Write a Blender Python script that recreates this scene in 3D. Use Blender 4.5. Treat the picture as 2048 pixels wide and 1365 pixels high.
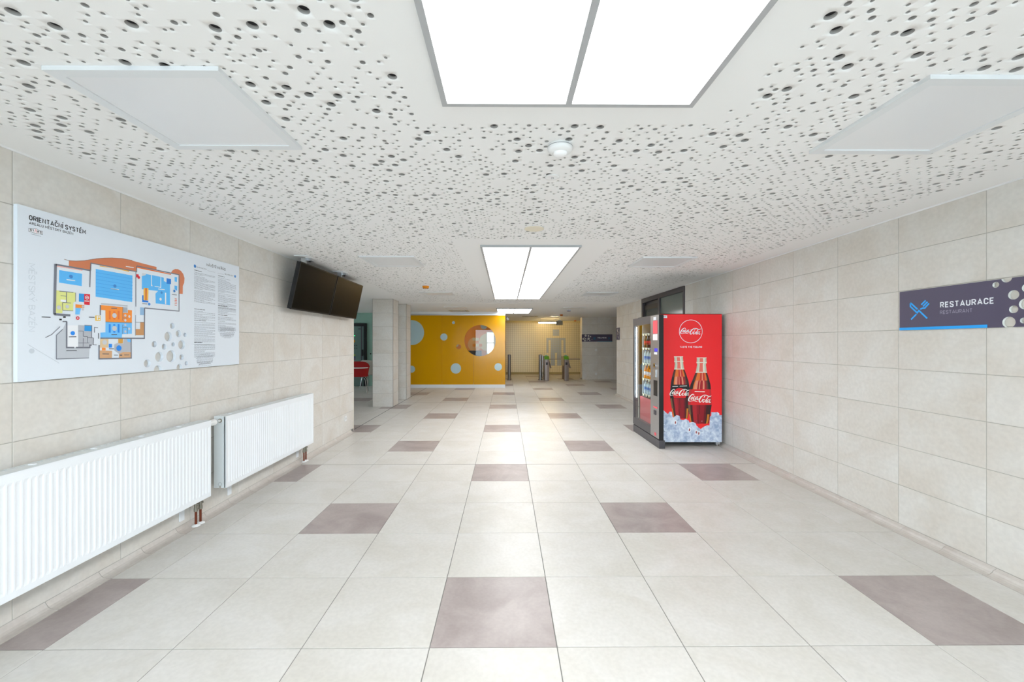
import bpy, bmesh, math, random
import numpy as np
from mathutils import Vector, Matrix
from mathutils.geometry import tessellate_polygon

for _o in list(bpy.data.objects):
    bpy.data.objects.remove(_o)
SC = bpy.context.scene
COL = SC.collection
random.seed(7)

# ------------------------------------------------------------------ camera
cam_d = bpy.data.cameras.new('camera')
cam_d.sensor_width = 36.0
cam_d.lens = 849.99 * 36.0 / 2048.0
cam_d.shift_x = (1024.0 - 1017.96) / 2048.0
cam_d.shift_y = (685.21 - 682.5) / 2048.0
cam_d.clip_start = 0.02
cam = bpy.data.objects.new('camera', cam_d)
COL.objects.link(cam)
cam.location = (0.3585, -1.9996, 1.4358)
cam.rotation_euler = (math.pi / 2, 0, -0.00744)
SC.camera = cam

# ------------------------------------------------------------------ world: overcast daylight outside the entrance glazing
world = bpy.data.worlds.new('overcast_sky')
SC.world = world
world.use_nodes = True
bg = world.node_tree.nodes['Background']
bg.inputs[0].default_value = (0.80, 0.89, 1.0, 1)
bg.inputs[1].default_value = DAY_STRENGTH = 6.5
CEIL_LIGHT = 4.6          # radiance of the lit ceiling panels
SC.view_settings.view_transform = 'Standard'
SC.view_settings.look = 'None'
SC.view_settings.gamma = 1.0
SC.view_settings.use_curve_mapping = False
SC.view_settings.exposure = 0.80
SC.cycles.max_bounces = 9
SC.cycles.diffuse_bounces = 6
SC.cycles.glossy_bounces = 4
SC.cycles.transmission_bounces = 8
SC.cycles.transparent_max_bounces = 10
SC.cycles.use_light_tree = False
SC.cycles.use_adaptive_sampling = True
SC.cycles.adaptive_threshold = 0.03

# ------------------------------------------------------------------ helpers
def lin(c):
    out = []
    for v in c[:3]:
        v = v / 255.0
        out.append(v / 12.92 if v <= 0.04045 else ((v + 0.055) / 1.055) ** 2.4)
    return tuple(out) + (1.0,)

MATS = {}
def mat(name, col=(200, 200, 200), rough=0.5, metal=0.0, spec=0.5, emit=None, es=0.0, coat=0.0, trans=0.0, ior=1.45,
        mottle=None, bump=0.0):
    """mottle = (scale, darker colour, lighter colour, detail, vary per object)"""
    if name in MATS:
        return MATS[name]
    m = bpy.data.materials.new(name)
    m.use_nodes = True
    nt = m.node_tree
    b = nt.nodes['Principled BSDF']
    b.inputs['Base Color'].default_value = lin(col)
    b.inputs['Roughness'].default_value = rough
    b.inputs['Metallic'].default_value = metal
    b.inputs['Specular IOR Level'].default_value = spec
    b.inputs['IOR'].default_value = ior
    b.inputs['Coat Weight'].default_value = coat
    b.inputs['Coat Roughness'].default_value = 0.03
    b.inputs['Transmission Weight'].default_value = trans
    if emit:
        b.inputs['Emission Color'].default_value = lin(emit)
        b.inputs['Emission Strength'].default_value = es
    if mottle:
        sc, c0, c1, det, vary = mottle
        tc = nt.nodes.new('ShaderNodeTexCoord')
        oi = nt.nodes.new('ShaderNodeObjectInfo')
        mul = nt.nodes.new('ShaderNodeVectorMath'); mul.operation = 'SCALE'
        mul.inputs[0].default_value = (37.0, 91.0, 53.0)
        nt.links.new(oi.outputs['Random'], mul.inputs['Scale'])
        add = nt.nodes.new('ShaderNodeVectorMath'); add.operation = 'ADD'
        nt.links.new(tc.outputs['Object'], add.inputs[0])
        nt.links.new(mul.outputs[0], add.inputs[1])
        n = nt.nodes.new('ShaderNodeTexNoise')
        n.inputs['Scale'].default_value = sc
        n.inputs['Detail'].default_value = min(det, 3)
        n.inputs['Roughness'].default_value = 0.62
        n.inputs['Distortion'].default_value = 0.6
        nt.links.new(add.outputs[0], n.inputs['Vector'])
        r = nt.nodes.new('ShaderNodeValToRGB')
        r.color_ramp.elements[0].position = 0.34
        r.color_ramp.elements[0].color = lin(c0)
        r.color_ramp.elements[1].position = 0.66
        r.color_ramp.elements[1].color = lin(c1)
        nt.links.new(n.outputs['Fac'], r.inputs[0])
        n2 = nt.nodes.new('ShaderNodeTexNoise')
        n2.inputs['Scale'].default_value = sc * 18
        n2.inputs['Detail'].default_value = 1
        nt.links.new(add.outputs[0], n2.inputs['Vector'])
        hsv = nt.nodes.new('ShaderNodeHueSaturation')
        nt.links.new(r.outputs[0], hsv.inputs['Color'])
        mr = nt.nodes.new('ShaderNodeMapRange')
        mr.inputs['To Min'].default_value = 1.0 - vary
        mr.inputs['To Max'].default_value = 1.0 + vary
        nt.links.new(oi.outputs['Random'], mr.inputs['Value'])
        mr2 = nt.nodes.new('ShaderNodeMapRange')
        mr2.inputs['From Min'].default_value = 0.3; mr2.inputs['From Max'].default_value = 0.7
        mr2.inputs['To Min'].default_value = 0.965; mr2.inputs['To Max'].default_value = 1.035
        nt.links.new(n2.outputs['Fac'], mr2.inputs['Value'])
        mm = nt.nodes.new('ShaderNodeMath'); mm.operation = 'MULTIPLY'
        nt.links.new(mr.outputs[0], mm.inputs[0]); nt.links.new(mr2.outputs[0], mm.inputs[1])
        nt.links.new(mm.outputs[0], hsv.inputs['Value'])
        nt.links.new(hsv.outputs[0], b.inputs['Base Color'])
        if bump:
            bp = nt.nodes.new('ShaderNodeBump')
            bp.inputs['Strength'].default_value = bump
            bp.inputs['Distance'].default_value = 0.002
            nt.links.new(n2.outputs['Fac'], bp.inputs['Height'])
            nt.links.new(bp.outputs[0], b.inputs['Normal'])
    MATS[name] = m
    return m

def pane_mat(name, col):
    """thin window glass: clear with a Fresnel reflection"""
    if name in MATS:
        return MATS[name]
    m = bpy.data.materials.new(name); m.use_nodes = True
    nt = m.node_tree
    out = nt.nodes['Material Output']
    nt.nodes.remove(nt.nodes['Principled BSDF'])
    tr = nt.nodes.new('ShaderNodeBsdfTransparent'); tr.inputs[0].default_value = lin(col)
    gl = nt.nodes.new('ShaderNodeBsdfGlossy'); gl.inputs['Roughness'].default_value = 0.0
    fr = nt.nodes.new('ShaderNodeFresnel'); fr.inputs[0].default_value = 1.5
    mx = nt.nodes.new('ShaderNodeMixShader')
    ge = nt.nodes.new('ShaderNodeNewGeometry')          # the inner face of the sheet adds no second reflection
    inv = nt.nodes.new('ShaderNodeMath'); inv.operation = 'SUBTRACT'; inv.inputs[0].default_value = 1.0
    mu = nt.nodes.new('ShaderNodeMath'); mu.operation = 'MULTIPLY'
    nt.links.new(ge.outputs['Backfacing'], inv.inputs[1]); nt.links.new(fr.outputs[0], mu.inputs[0]); nt.links.new(inv.outputs[0], mu.inputs[1])
    nt.links.new(mu.outputs[0], mx.inputs[0]); nt.links.new(tr.outputs[0], mx.inputs[1]); nt.links.new(gl.outputs[0], mx.inputs[2])
    nt.links.new(mx.outputs[0], out.inputs[0])
    MATS[name] = m
    return m

class Frame:
    """a flat working plane: origin, reading direction u, up v, outward normal n"""
    def __init__(s, o, u, v=(0, 0, 1)):
        s.o = Vector(o); s.u = Vector(u).normalized(); s.v = Vector(v).normalized(); s.n = s.u.cross(s.v)
    def __call__(s, u, v, n=0.0):
        return tuple(s.o + s.u * u + s.v * v + s.n * n)

WLOC = {}
def put(o, parent=None, loc=(0, 0, 0), kind=None, label=None, cat=None, group=None):
    COL.objects.link(o)
    if parent is not None:
        o.parent = parent
        WLOC[o.name] = WLOC[parent.name]
    else:
        o.location = loc
        WLOC[o.name] = Vector(loc)
    if kind: o['kind'] = kind
    if label: o['label'] = label
    if cat: o['category'] = cat
    if group: o['group'] = group
    return o

def thing(name, loc, label, cat, group=None, kind=None):
    o = bpy.data.objects.new(name, None)
    o.empty_display_size = 0.1
    return put(o, None, loc, kind, label, cat, group)

def _arc(cx, cy, rx, ry, a0, a1, n=7):
    return [(cx + rx * math.cos(math.radians(a0 + (a1 - a0) * i / n)), cy + ry * math.sin(math.radians(a0 + (a1 - a0) * i / n))) for i in range(n + 1)]
_O = _arc(.5, .72, .5, .28, 0, 180, 10) + _arc(.5, .28, .5, .28, 180, 360, 10) + [(1, .72)]
_S = [(1, .77), (.93, .93), (.68, 1), (.32, 1), (.07, .93), (0, .77), (.08, .61), (.32, .54), (.68, .46), (.92, .39), (1, .23), (.93, .07), (.68, 0), (.32, 0), (.07, .07), (0, .23)]
_P = [(0, 0), (0, 1), (.6, 1)] + _arc(.6, .74, .4, .26, 90, -90, 8) + [(0, .48)]
# upper-case stroke alphabet: name -> (width, centre-line strokes in a unit box)
GLYPH = {'A': (.66, [[(0, 0), (.5, 1), (1, 0)], [(.2, .28), (.8, .28)]]), 'B': (.58, [[(0, 0), (0, 1), (.6, 1)] + _arc(.6, .76, .36, .24, 90, -90, 8) + [(0, .52)], [(.6, .52)] + _arc(.6, .26, .4, .26, 90, -90, 8) + [(0, 0)]]),
         'C': (.58, [_arc(.5, .72, .5, .28, 0, 180, 10) + _arc(.5, .28, .5, .28, 180, 360, 10)]), 'D': (.60, [[(0, 0), (0, 1), (.5, 1)] + _arc(.5, .72, .5, .28, 90, 0, 6) + _arc(.5, .28, .5, .28, 0, -90, 6) + [(0, 0)]]),
         'E': (.53, [[(1, 1), (0, 1), (0, 0), (1, 0)], [(0, .5), (.86, .5)]]), 'F': (.52, [[(1, 1), (0, 1), (0, 0)], [(0, .5), (.86, .5)]]), 'G': (.60, [_arc(.5, .72, .5, .28, 0, 180, 10) + _arc(.5, .28, .5, .28, 180, 360, 10) + [(1, .46), (.55, .46)]]),
         'H': (.60, [[(0, 0), (0, 1)], [(1, 0), (1, 1)], [(0, .5), (1, .5)]]), 'I': (.14, [[(.5, -.07), (.5, 1.07)]]), 'K': (.60, [[(0, 0), (0, 1)], [(1, 1), (.05, .42)], [(.36, .6), (1, 0)]]), 'L': (.50, [[(0, 1), (0, 0), (1, 0)]]),
         'M': (.72, [[(0, 0), (0, 1), (.5, .3), (1, 1), (1, 0)]]), 'N': (.60, [[(0, 0), (0, 1), (1, 0), (1, 1)]]), 'O': (.58, [_O]), 'R': (.58, [_P, [(.5, .48), (1, 0)]]), 'S': (.57, [_S]), 'T': (.58, [[(0, 1), (1, 1)], [(.5, 1), (.5, 0)]]),
         'U': (.58, [[(0, 1), (0, .28)] + _arc(.5, .28, .5, .28, 180, 360, 10) + [(1, 1)]]), 'V': (.64, [[(0, 1), (.5, 0), (1, 1)]]), 'W': (.88, [[(0, 1), (.25, 0), (.5, .9), (.75, 0), (1, 1)]]), 'Y': (.62, [[(0, 1), (.5, .42), (1, 1)], [(.5, .42), (.5, 0)]]), 'Z': (.54, [[(0, 1), (1, 1), (0, 0), (1, 0)]])}
ACCENT = {'Č': ('C', 'v'), 'Ě': ('E', 'v'), 'Š': ('S', 'v'), 'Ř': ('R', 'v'), 'Í': ('I', 'a'), 'É': ('E', 'a'), 'Á': ('A', 'a'), 'Ý': ('Y', 'a'), 'Ó': ('O', 'a')}
ACC = {'v': [(-.16, 1.30), (0, 1.15), (.16, 1.30)], 'a': [(-.03, 1.12), (.10, 1.32)]}

class MB:
    def __init__(s):
        s.v = []; s.f = []; s.m = []; s.sm = []
    def poly(s, pts, mi=0, smooth=False):
        b = len(s.v); s.v += [tuple(p) for p in pts]
        s.f.append(tuple(range(b, b + len(pts)))); s.m.append(mi); s.sm.append(smooth)
    def add(s, verts, faces, mi=0, smooth=False):
        b = len(s.v); s.v += [tuple(p) for p in verts]
        for f in faces:
            s.f.append(tuple(i + b for i in f)); s.m.append(mi); s.sm.append(smooth)
    def box(s, x0, x1, y0, y1, z0, z1, mi=0):
        s.add([(x0, y0, z0), (x1, y0, z0), (x1, y1, z0), (x0, y1, z0), (x0, y0, z1), (x1, y0, z1), (x1, y1, z1), (x0, y1, z1)],
              [(0, 3, 2, 1), (4, 5, 6, 7), (0, 1, 5, 4), (1, 2, 6, 5), (2, 3, 7, 6), (3, 0, 4, 7)], mi)
        return s
    def bbox(s, x0, x1, y0, y1, z0, z1, c=0.004, mi=0):
        """box with chamfered edges"""
        bm = bmesh.new()
        bmesh.ops.create_cube(bm, size=1)
        for v in bm.verts:
            v.co = Vector((x0 + (v.co.x + .5) * (x1 - x0), y0 + (v.co.y + .5) * (y1 - y0), z0 + (v.co.z + .5) * (z1 - z0)))
        bmesh.ops.bevel(bm, geom=bm.edges[:], offset=c, segments=2, affect='EDGES', profile=0.6)
        s.frombm(bm, mi); return s
    def frombm(s, bm, mi=0, smooth=False):
        bm.verts.index_update()
        s.add([v.co[:] for v in bm.verts], [tuple(v.index for v in f.verts) for f in bm.faces], mi, smooth)
        bm.free()
    def cyl(s, a, b, r0, r1=None, n=16, mi=0, caps=True):
        r1 = r0 if r1 is None else r1
        a = Vector(a); b = Vector(b); d = (b - a).normalized()
        t = Vector((1, 0, 0)) if abs(d.x) < .9 else Vector((0, 1, 0))
        p = d.cross(t).normalized(); q = d.cross(p)
        A = [a + (p * math.cos(2 * math.pi * i / n) + q * math.sin(2 * math.pi * i / n)) * r0 for i in range(n)]
        B = [b + (p * math.cos(2 * math.pi * i / n) + q * math.sin(2 * math.pi * i / n)) * r1 for i in range(n)]
        s.add(A + B, [(i, (i + 1) % n, n + (i + 1) % n, n + i) for i in range(n)], mi, True)
        if caps:
            s.poly(A[::-1], mi); s.poly(B, mi)
        return s
    def tube(s, pts, r, n=10, mi=0):
        for a, b in zip(pts[:-1], pts[1:]):
            s.cyl(a, b, r, r, n, mi)
        return s
    def lathe(s, prof, c, n=24, mi=0, smooth=True):
        cx, cy, cz = c; k = len(prof)
        vs = [(cx + r * math.cos(2 * math.pi * j / n), cy + r * math.sin(2 * math.pi * j / n), cz + z) for r, z in prof for j in range(n)]
        fs = [(i * n + j, i * n + (j + 1) % n, (i + 1) * n + (j + 1) % n, (i + 1) * n + j) for i in range(k - 1) for j in range(n)]
        s.add(vs, fs, mi, smooth)
        return s
    def prism(s, outline, holes, fr, n0, n1, mi=0, side=None):
        """flat sheet with real holes, from depth n0 (back) to n1 (front)"""
        loops = [outline] + list(holes)
        flat = [p for l in loops for p in l]
        tris = tessellate_polygon([[Vector((p[0], p[1], 0)) for p in l] for l in loops])
        for t in tris:
            a, b, c = (flat[i] for i in t)
            if (b[0] - a[0]) * (c[1] - a[1]) - (b[1] - a[1]) * (c[0] - a[0]) < 0: b, c = c, b
            s.poly([fr(*a, n1), fr(*b, n1), fr(*c, n1)], mi)
            s.poly([fr(*c, n0), fr(*b, n0), fr(*a, n0)], mi)
        side = mi if side is None else side
        for l in loops:
            for a, b in zip(l, l[1:] + l[:1]):
                s.poly([fr(*a, n0), fr(*b, n0), fr(*b, n1), fr(*a, n1)], side)
        return s
    def flat(s, pts, fr, n, mi=0):
        tris = tessellate_polygon([[Vector((p[0], p[1], 0)) for p in pts]])
        for t in tris:
            a, b, c = (pts[i] for i in t)
            if (b[0] - a[0]) * (c[1] - a[1]) - (b[1] - a[1]) * (c[0] - a[0]) < 0: b, c = c, b
            s.poly([fr(*a, n), fr(*b, n), fr(*c, n)], mi)
        return s
    def disc(s, u, v, r, fr, n, mi=0, k=24):
        s.poly([fr(u + r * math.cos(2 * math.pi * i / k), v + r * math.sin(2 * math.pi * i / k), n) for i in range(k)], mi); return s
    def ring(s, u, v, r0, r1, fr, n, mi=0, k=40):
        for i in range(k):
            a = 2 * math.pi * i / k; b = 2 * math.pi * (i + 1) / k
            s.poly([fr(u + r0 * math.cos(a), v + r0 * math.sin(a), n), fr(u + r1 * math.cos(a), v + r1 * math.sin(a), n),
                    fr(u + r1 * math.cos(b), v + r1 * math.sin(b), n), fr(u + r0 * math.cos(b), v + r0 * math.sin(b), n)], mi)
        return s
    def stroke(s, pts, w, fr, n, mi=0, ws=None):
        """mitred ribbon along 2-D points; ws = own width at each point"""
        keep = [i for i in range(len(pts)) if i == 0 or (Vector(pts[i]) - Vector(pts[i - 1])).length > 1e-5]
        P = [Vector((pts[i][0], pts[i][1])) for i in keep]; k = len(P)
        ws = [ws[i] for i in keep] if ws else None
        Lf, Rt = [], []
        for i in range(k):
            d0 = (P[i] - P[i - 1]).normalized() if i else None
            d1 = (P[i + 1] - P[i]).normalized() if i < k - 1 else None
            d = d1 if d0 is None else d0 if d1 is None else (d0 + d1)
            if d.length < 1e-6: d = d1
            d = d.normalized(); nn = Vector((-d.y, d.x))
            h = (ws[i] if ws else w) / 2
            if d0 is not None and d1 is not None:
                c = max(0.5, abs(nn.dot(Vector((-d0.y, d0.x))))); h /= c
            Lf.append(P[i] + nn * h); Rt.append(P[i] - nn * h)
        for i in range(k - 1):
            s.poly([fr(*Rt[i], n), fr(*Rt[i + 1], n), fr(*Lf[i + 1], n), fr(*Lf[i], n)], mi)
        return s
    def text(s, txt, fr, u, v, width, height, n, mi=0, weight=.13, rot=False):
        """letters drawn with the stroke alphabet below; rot = reading downwards"""
        lay, x = [], 0.0
        for ch in txt:
            if ch == ' ':
                x += .30; continue
            base, acc = ACCENT.get(ch, (ch, None))
            w, strokes = GLYPH[base]
            for st in strokes:
                lay.append([(x + weight / 2 + px * (w - weight), weight / 2 + py * (1 - weight)) for px, py in st])
            if acc:
                lay.append([(x + w / 2 + ax, ay) for ax, ay in ACC[acc]])
            x += w + .07
        k = width / (x - .07)
        for st in lay:
            pts = [(p * k / height, q) for p, q in st]
            f2 = (lambda a, b, nn: fr(u + b * height, v - a * height, nn)) if rot else (lambda a, b, nn: fr(u + a * height, v + b * height, nn))
            s.stroke(pts, weight, f2, n, mi)
        return s
    def mesh(s, name, mats, off=(0, 0, 0)):
        me = bpy.data.meshes.new(name)
        ox, oy, oz = off
        me.from_pydata([(a - ox, b - oy, c - oz) for a, b, c in s.v], [], s.f)
        for m_ in (mats if isinstance(mats, (list, tuple)) else [mats]):
            me.materials.append(m_)
        me.polygons.foreach_set('material_index', s.m)
        me.polygons.foreach_set('use_smooth', s.sm)
        me.update()
        return me
    def build(s, name, mats, parent=None, loc=None, **kw):
        if parent is not None:
            off = WLOC[parent.name]
        elif loc is not None:
            off = loc
        else:
            xs = [p[0] for p in s.v]; ys = [p[1] for p in s.v]; zs = [p[2] for p in s.v]
            off = ((min(xs) + max(xs)) / 2, (min(ys) + max(ys)) / 2, min(zs))
        o = bpy.data.objects.new(name, s.mesh(name, mats, off))
        return put(o, parent, tuple(off), **kw)

def circle(u, v, r, k=28):
    return [(u + r * math.cos(2 * math.pi * i / k), v + r * math.sin(2 * math.pi * i / k)) for i in range(k)]

def inst(name, me, parent, loc, rot=None):
    o = bpy.data.objects.new(name, me)
    put(o, parent)
    o.location = Vector(loc) - WLOC[parent.name]
    if rot: o.rotation_euler = rot
    return o

# ------------------------------------------------------------------ materials of the room
CREAM = (212, 209, 204)
M_TILE = mat('floor_tile_cream', CREAM, 0.36, spec=0.3, mottle=(2.6, (200, 197, 190), (208, 206, 202), 5, 0.01))
M_TILE_D = mat('floor_tile_taupe', (160, 150, 147), 0.33, spec=0.32, mottle=(3.2, (153, 142, 139), (172, 162, 159), 5, 0.02))
M_GROUT = mat('floor_grout', (128, 127, 124), 0.9)
M_WTILE = mat('wall_tile_stone', (214, 210, 201), 0.5, mottle=(2.1, (212, 206, 197), (221, 219, 214), 6, 0.008))
M_WGROUT = mat('wall_grout', (180, 177, 170), 0.9)
M_COVE = mat('cove_tile', (197, 190, 184), 0.4, spec=0.35, mottle=(3, (190, 182, 175), (202, 197, 191), 4, 0.015))
M_CEIL = mat('ceiling_plaster', (241, 241, 240), 0.9, spec=0.2)
M_HOLE_SHADE = mat('cut_gypsum', (168, 167, 165), 0.95, spec=0.1)  # hole walls: shade inside the ceiling holes put into the colour
M_FELT = mat('ceiling_felt', (52, 52, 54), 1.0, spec=0.1)
M_WHITE = mat('white_paint', (235, 236, 236), 0.45)
M_ALU = mat('brushed_aluminium', (196, 200, 204), 0.28, metal=0.9)
M_ALUW = mat('white_powder_coat', (226, 229, 231), 0.35)
M_BLACK = mat('black_plastic', (22, 22, 24), 0.4)
M_ANTH = mat('anthracite_frame', (70, 68, 74), 0.45)
M_CHROME = mat('chrome', (214, 216, 220), 0.09, metal=1.0)
M_STEEL = mat('stainless_steel', (150, 145, 142), 0.32, metal=0.9)
M_PAINT = mat('plain_wall', (214, 211, 204), 0.8)
M_GREEN = mat('mint_wall', (150, 186, 170), 0.8)
M_DIM = mat('corridor_wall', (150, 142, 130), 0.7)

XL, XR, ZC = -2.115, 3.39, 2.405       # left wall, right wall, ceiling
T = 0.6

# ------------------------------------------------------------------ floor
fl = MB()
fl.poly([(-8, -5.6, -.003), (6.2, -5.6, -.003), (6.2, 17.3, -.003), (-8, 17.3, -.003)])
floor = fl.build('floor', M_GROUT, loc=(0, 0, 0), kind='structure', label='cream and taupe square tiled hall floor')

def tile_mesh(w, d, h=.010, g=.0021, c=.0012):
    """one laid tile, centred, top face at z = 0, edges slightly eased"""
    a, b = w / 2 - g, d / 2 - g
    mb = MB()
    top = [(-a + c, -b + c, 0), (a - c, -b + c, 0), (a - c, b - c, 0), (-a + c, b - c, 0)]
    mid = [(-a, -b, -c), (a, -b, -c), (a, b, -c), (-a, b, -c)]
    low = [(-a, -b, -h), (a, -b, -h), (a, b, -h), (-a, b, -h)]
    mb.add(top + mid + low, [(0, 1, 2, 3)] + [(4 + i, 4 + (i + 1) % 4, (i + 1) % 4, i) for i in range(4)] +
           [(8 + i, 8 + (i + 1) % 4, 4 + (i + 1) % 4, 4 + i) for i in range(4)])
    return mb

def is_dark(i, k):
    return k % 2 == 0 and (i - k) % 4 == 0

_tm = {}
def floor_tile(x0, x1, y0, y1, dark):
    key = (round(x1 - x0, 3), round(y1 - y0, 3), dark)
    if key not in _tm:
        _tm[key] = tile_mesh(key[0], key[1]).mesh('floor_tile', M_TILE_D if dark else M_TILE)
    inst('floor_tile', _tm[key], floor, ((x0 + x1) / 2, (y0 + y1) / 2, 0))

far = {False: MB(), True: MB()}
def far_tile(x0, x1, y0, y1, dark):
    t = tile_mesh(x1 - x0, y1 - y0, h=.0028)
    cx, cy = (x0 + x1) / 2, (y0 + y1) / 2
    far[dark].add([(a + cx, b + cy, c) for a, b, c in t.v], t.f)

for k in range(-6, 29):
    y0, y1 = k * T, (k + 1) * T
    if y0 < -3.7: continue
    for i in range(-12, 10):
        x0, x1 = i * T, (i + 1) * T
        lo, hi = -7.2, 5.6
        if y1 <= 4.93: lo = -2.04
        if y1 <= 9.61: hi = 3.3
        a, b = max(x0, lo), min(x1, hi)
        if b - a < .02: continue
        if -3 <= k <= 13 and -4 <= i <= 5:
            floor_tile(a, b, y0, y1, is_dark(i, k))
        else:
            far_tile(a, b, y0, y1, is_dark(i, k))
far[False].build('floor_tile_field', M_TILE, floor, kind='stuff')
far[True].build('floor_tile_field', M_TILE_D, floor, kind='stuff')

def strip(name, pts, w, m, z=.0006, label=None):
    mb = MB()
    (xa, ya), (xb, yb) = pts
    if abs(xa - xb) < 1e-6: mb.box(xa - w / 2, xa + w / 2, ya, yb, -.004, z)
    else: mb.box(xa, xb, ya - w / 2, ya + w / 2, -.004, z)
    return mb.build(name, m, kind='structure', label=label)
M_JOINT = mat('expansion_joint', (122, 120, 116), 0.7)
M_TRACK = mat('floor_track', (74, 74, 76), 0.5)
strip('trim_1', ((-2.04, 3.0), (3.3, 3.0)), .007, M_JOINT, label='grey expansion joint across the floor between the radiators and the vending machine')
strip('trim_2', ((-2.14, 8.15), (3.3, 8.15)), .010, M_JOINT, label='grey expansion joint across the floor between the two pillars')
strip('trim_3', ((-2.14, 4.95), (-2.14, 11.44)), .014, M_TRACK, label='dark partition track in the floor running past the pillars')

# ------------------------------------------------------------------ tiled side walls
ROWZ = [.04 + .298 * r for r in range(8)] + [ZC]
_wm = {}
def wall_tile(parent, axis, plane, s0, s1, z0, z1, sign, name='wall_tile'):
    """axis 'x': wall normal along x; 'y': along y. plane = tile face; sign = outward direction"""
    w, h = round(s1 - s0, 3), round(z1 - z0, 3)
    if w < .012 or h < .012: return
    key = (w, h)
    if key not in _wm:
        _wm[key] = tile_mesh(w, h).mesh('wall_tile', M_WTILE)
    if axis == 'x':
        loc = (plane, (s0 + s1) / 2, (z0 + z1) / 2)
        rot = (math.pi / 2, 0, math.pi / 2 if sign > 0 else -math.pi / 2)
    else:
        loc = ((s0 + s1) / 2, plane, (z0 + z1) / 2)
        rot = (math.pi / 2, 0, math.pi if sign > 0 else 0)
    inst(name, _wm[key], parent, loc, rot)

def tiled_run(parent, axis, plane, sign, a, b, first, pitch=.6, rows=ROWZ, gap=None):
    s = first
    while s > a: s -= pitch
    while s < b - .001:
        s0, s1 = max(s, a), min(s + pitch, b)
        for z0, z1 in zip(rows[:-1], rows[1:]):
            if gap:
                g0, g1 = gap
                if s1 <= g0 or s0 >= g1: wall_tile(parent, axis, plane, s0, s1, z0, z1, sign)
                else:
                    if s0 < g0: wall_tile(parent, axis, plane, s0, g0, z0, z1, sign)
                    if s1 > g1: wall_tile(parent, axis, plane, g1, s1, z0, z1, sign)
            else:
                wall_tile(parent, axis, plane, s0, s1, z0, z1, sign)
        s += pitch

wl = MB()
wl.box(XL - .2, XL - .002, -1.05, 4.92, 0, ZC)
wl.box(XL - .2, XL, -5.6, -1.05, 0, ZC)
wall_left = wl.build('wall_left', [M_WGROUT], loc=(0, 0, 0), kind='structure', label='left hall wall of beige stone tiles')
tiled_run(wall_left, 'x', XL, 1, -1.05, 4.92, .15)

DOOR = (5.17, 7.47)
wr = MB()
wr.box(XR + .002, XR + .2, -1.14, DOOR[0], 0, ZC)
wr.box(XR + .002, XR + .2, DOOR[1], 9.6, 0, ZC)
wr.box(XR, XR + .2, -5.6, -1.14, 0, ZC)
wall_right = wr.build('wall_right', [M_WGROUT], loc=(0, 0, 0), kind='structure', label='right hall wall of beige stone tiles')
tiled_run(wall_right, 'x', XR, -1, -1.14, 9.6, .66, gap=DOOR)

# cove skirting: each curved skirting tile on its own
def cove_mesh(L, w=.075, h=.04):
    mb = MB()
    prof = [(0, .002), (.028, .0022), (.045, .006), (.058, .015), (.066, .027), (w, h)]
    a, b = .0012, L - .0012
    for (p, q), (r, t) in zip(prof[:-1], prof[1:]):
        mb.add([(p, a, q), (p, b, q), (r, b, t), (r, a, t)], [(3, 2, 1, 0)], 0, True)
    mb.poly([(p, a, q) for p, q in prof] + [(w, a, -.002), (0, a, -.002)])
    mb.poly(([(p, b, q) for p, q in prof] + [(w, b, -.002), (0, b, -.002)])[::-1])
    mb.poly([(0, a, -.002), (0, b, -.002), (0, b, .002), (0, a, .002)])
    return mb
bl = MB(); bl.box(XL - .004, XL - .0005, -1.05, 4.92, 0, .038)
base_l = bl.build('baseboard_left', M_GROUT, loc=(0, 0, 0), kind='structure', label='curved cove skirting along the left wall')
br = MB(); br.box(XR + .0005, XR + .004, -1.14, DOOR[0], 0, .038); br.box(XR + .0005, XR + .004, DOOR[1], 9.6, 0, .038)
base_r = br.build('baseboard_right', M_GROUT, loc=(0, 0, 0), kind='structure', label='curved cove skirting along the right wall')
cl = cove_mesh(.3)
cl.v = [(-p, q, r) for p, q, r in cl.v]; cl.f = [f[::-1] for f in cl.f]
cml = cl.mesh('cove_tile', M_COVE)
crr = cove_mesh(.3, w=.09).mesh('cove_tile', M_COVE)
for q in range(20):
    yy = -.9 + .3 * q
    if yy < 4.7: inst('cove_tile', cml, base_l, (-2.04, yy, 0))
for q in range(35):
    yy = -.9 + .3 * q
    if not (DOOR[0] - .31 < yy < DOOR[1]) and yy < 9.4: inst('cove_tile', crr, base_r, (3.3, yy, 0))

# white bead where wall meets ceiling, and the corner bead at the end of the left wall
tb = MB(); tb.box(XL, XL + .008, -5.6, 4.92, ZC - .010, ZC)
tb.build('trim_4', M_WHITE, kind='structure', label='white bead between left wall and ceiling')
tb = MB(); tb.box(XR - .008, XR, -5.6, 5.17, ZC - .010, ZC); tb.box(XR - .008, XR, 7.47, 9.6, ZC - .010, ZC)
tb.build('trim_5', M_WHITE, kind='structure', label='white bead between right wall and ceiling')
tb = MB(); tb.box(XL - .2, XL + .0015, 4.92, 4.932, 0, ZC)
tb.build('trim_6', mat('corner_bead', (226, 221, 206), .5), kind='structure', label='pale corner bead at the end of the left wall')

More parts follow.
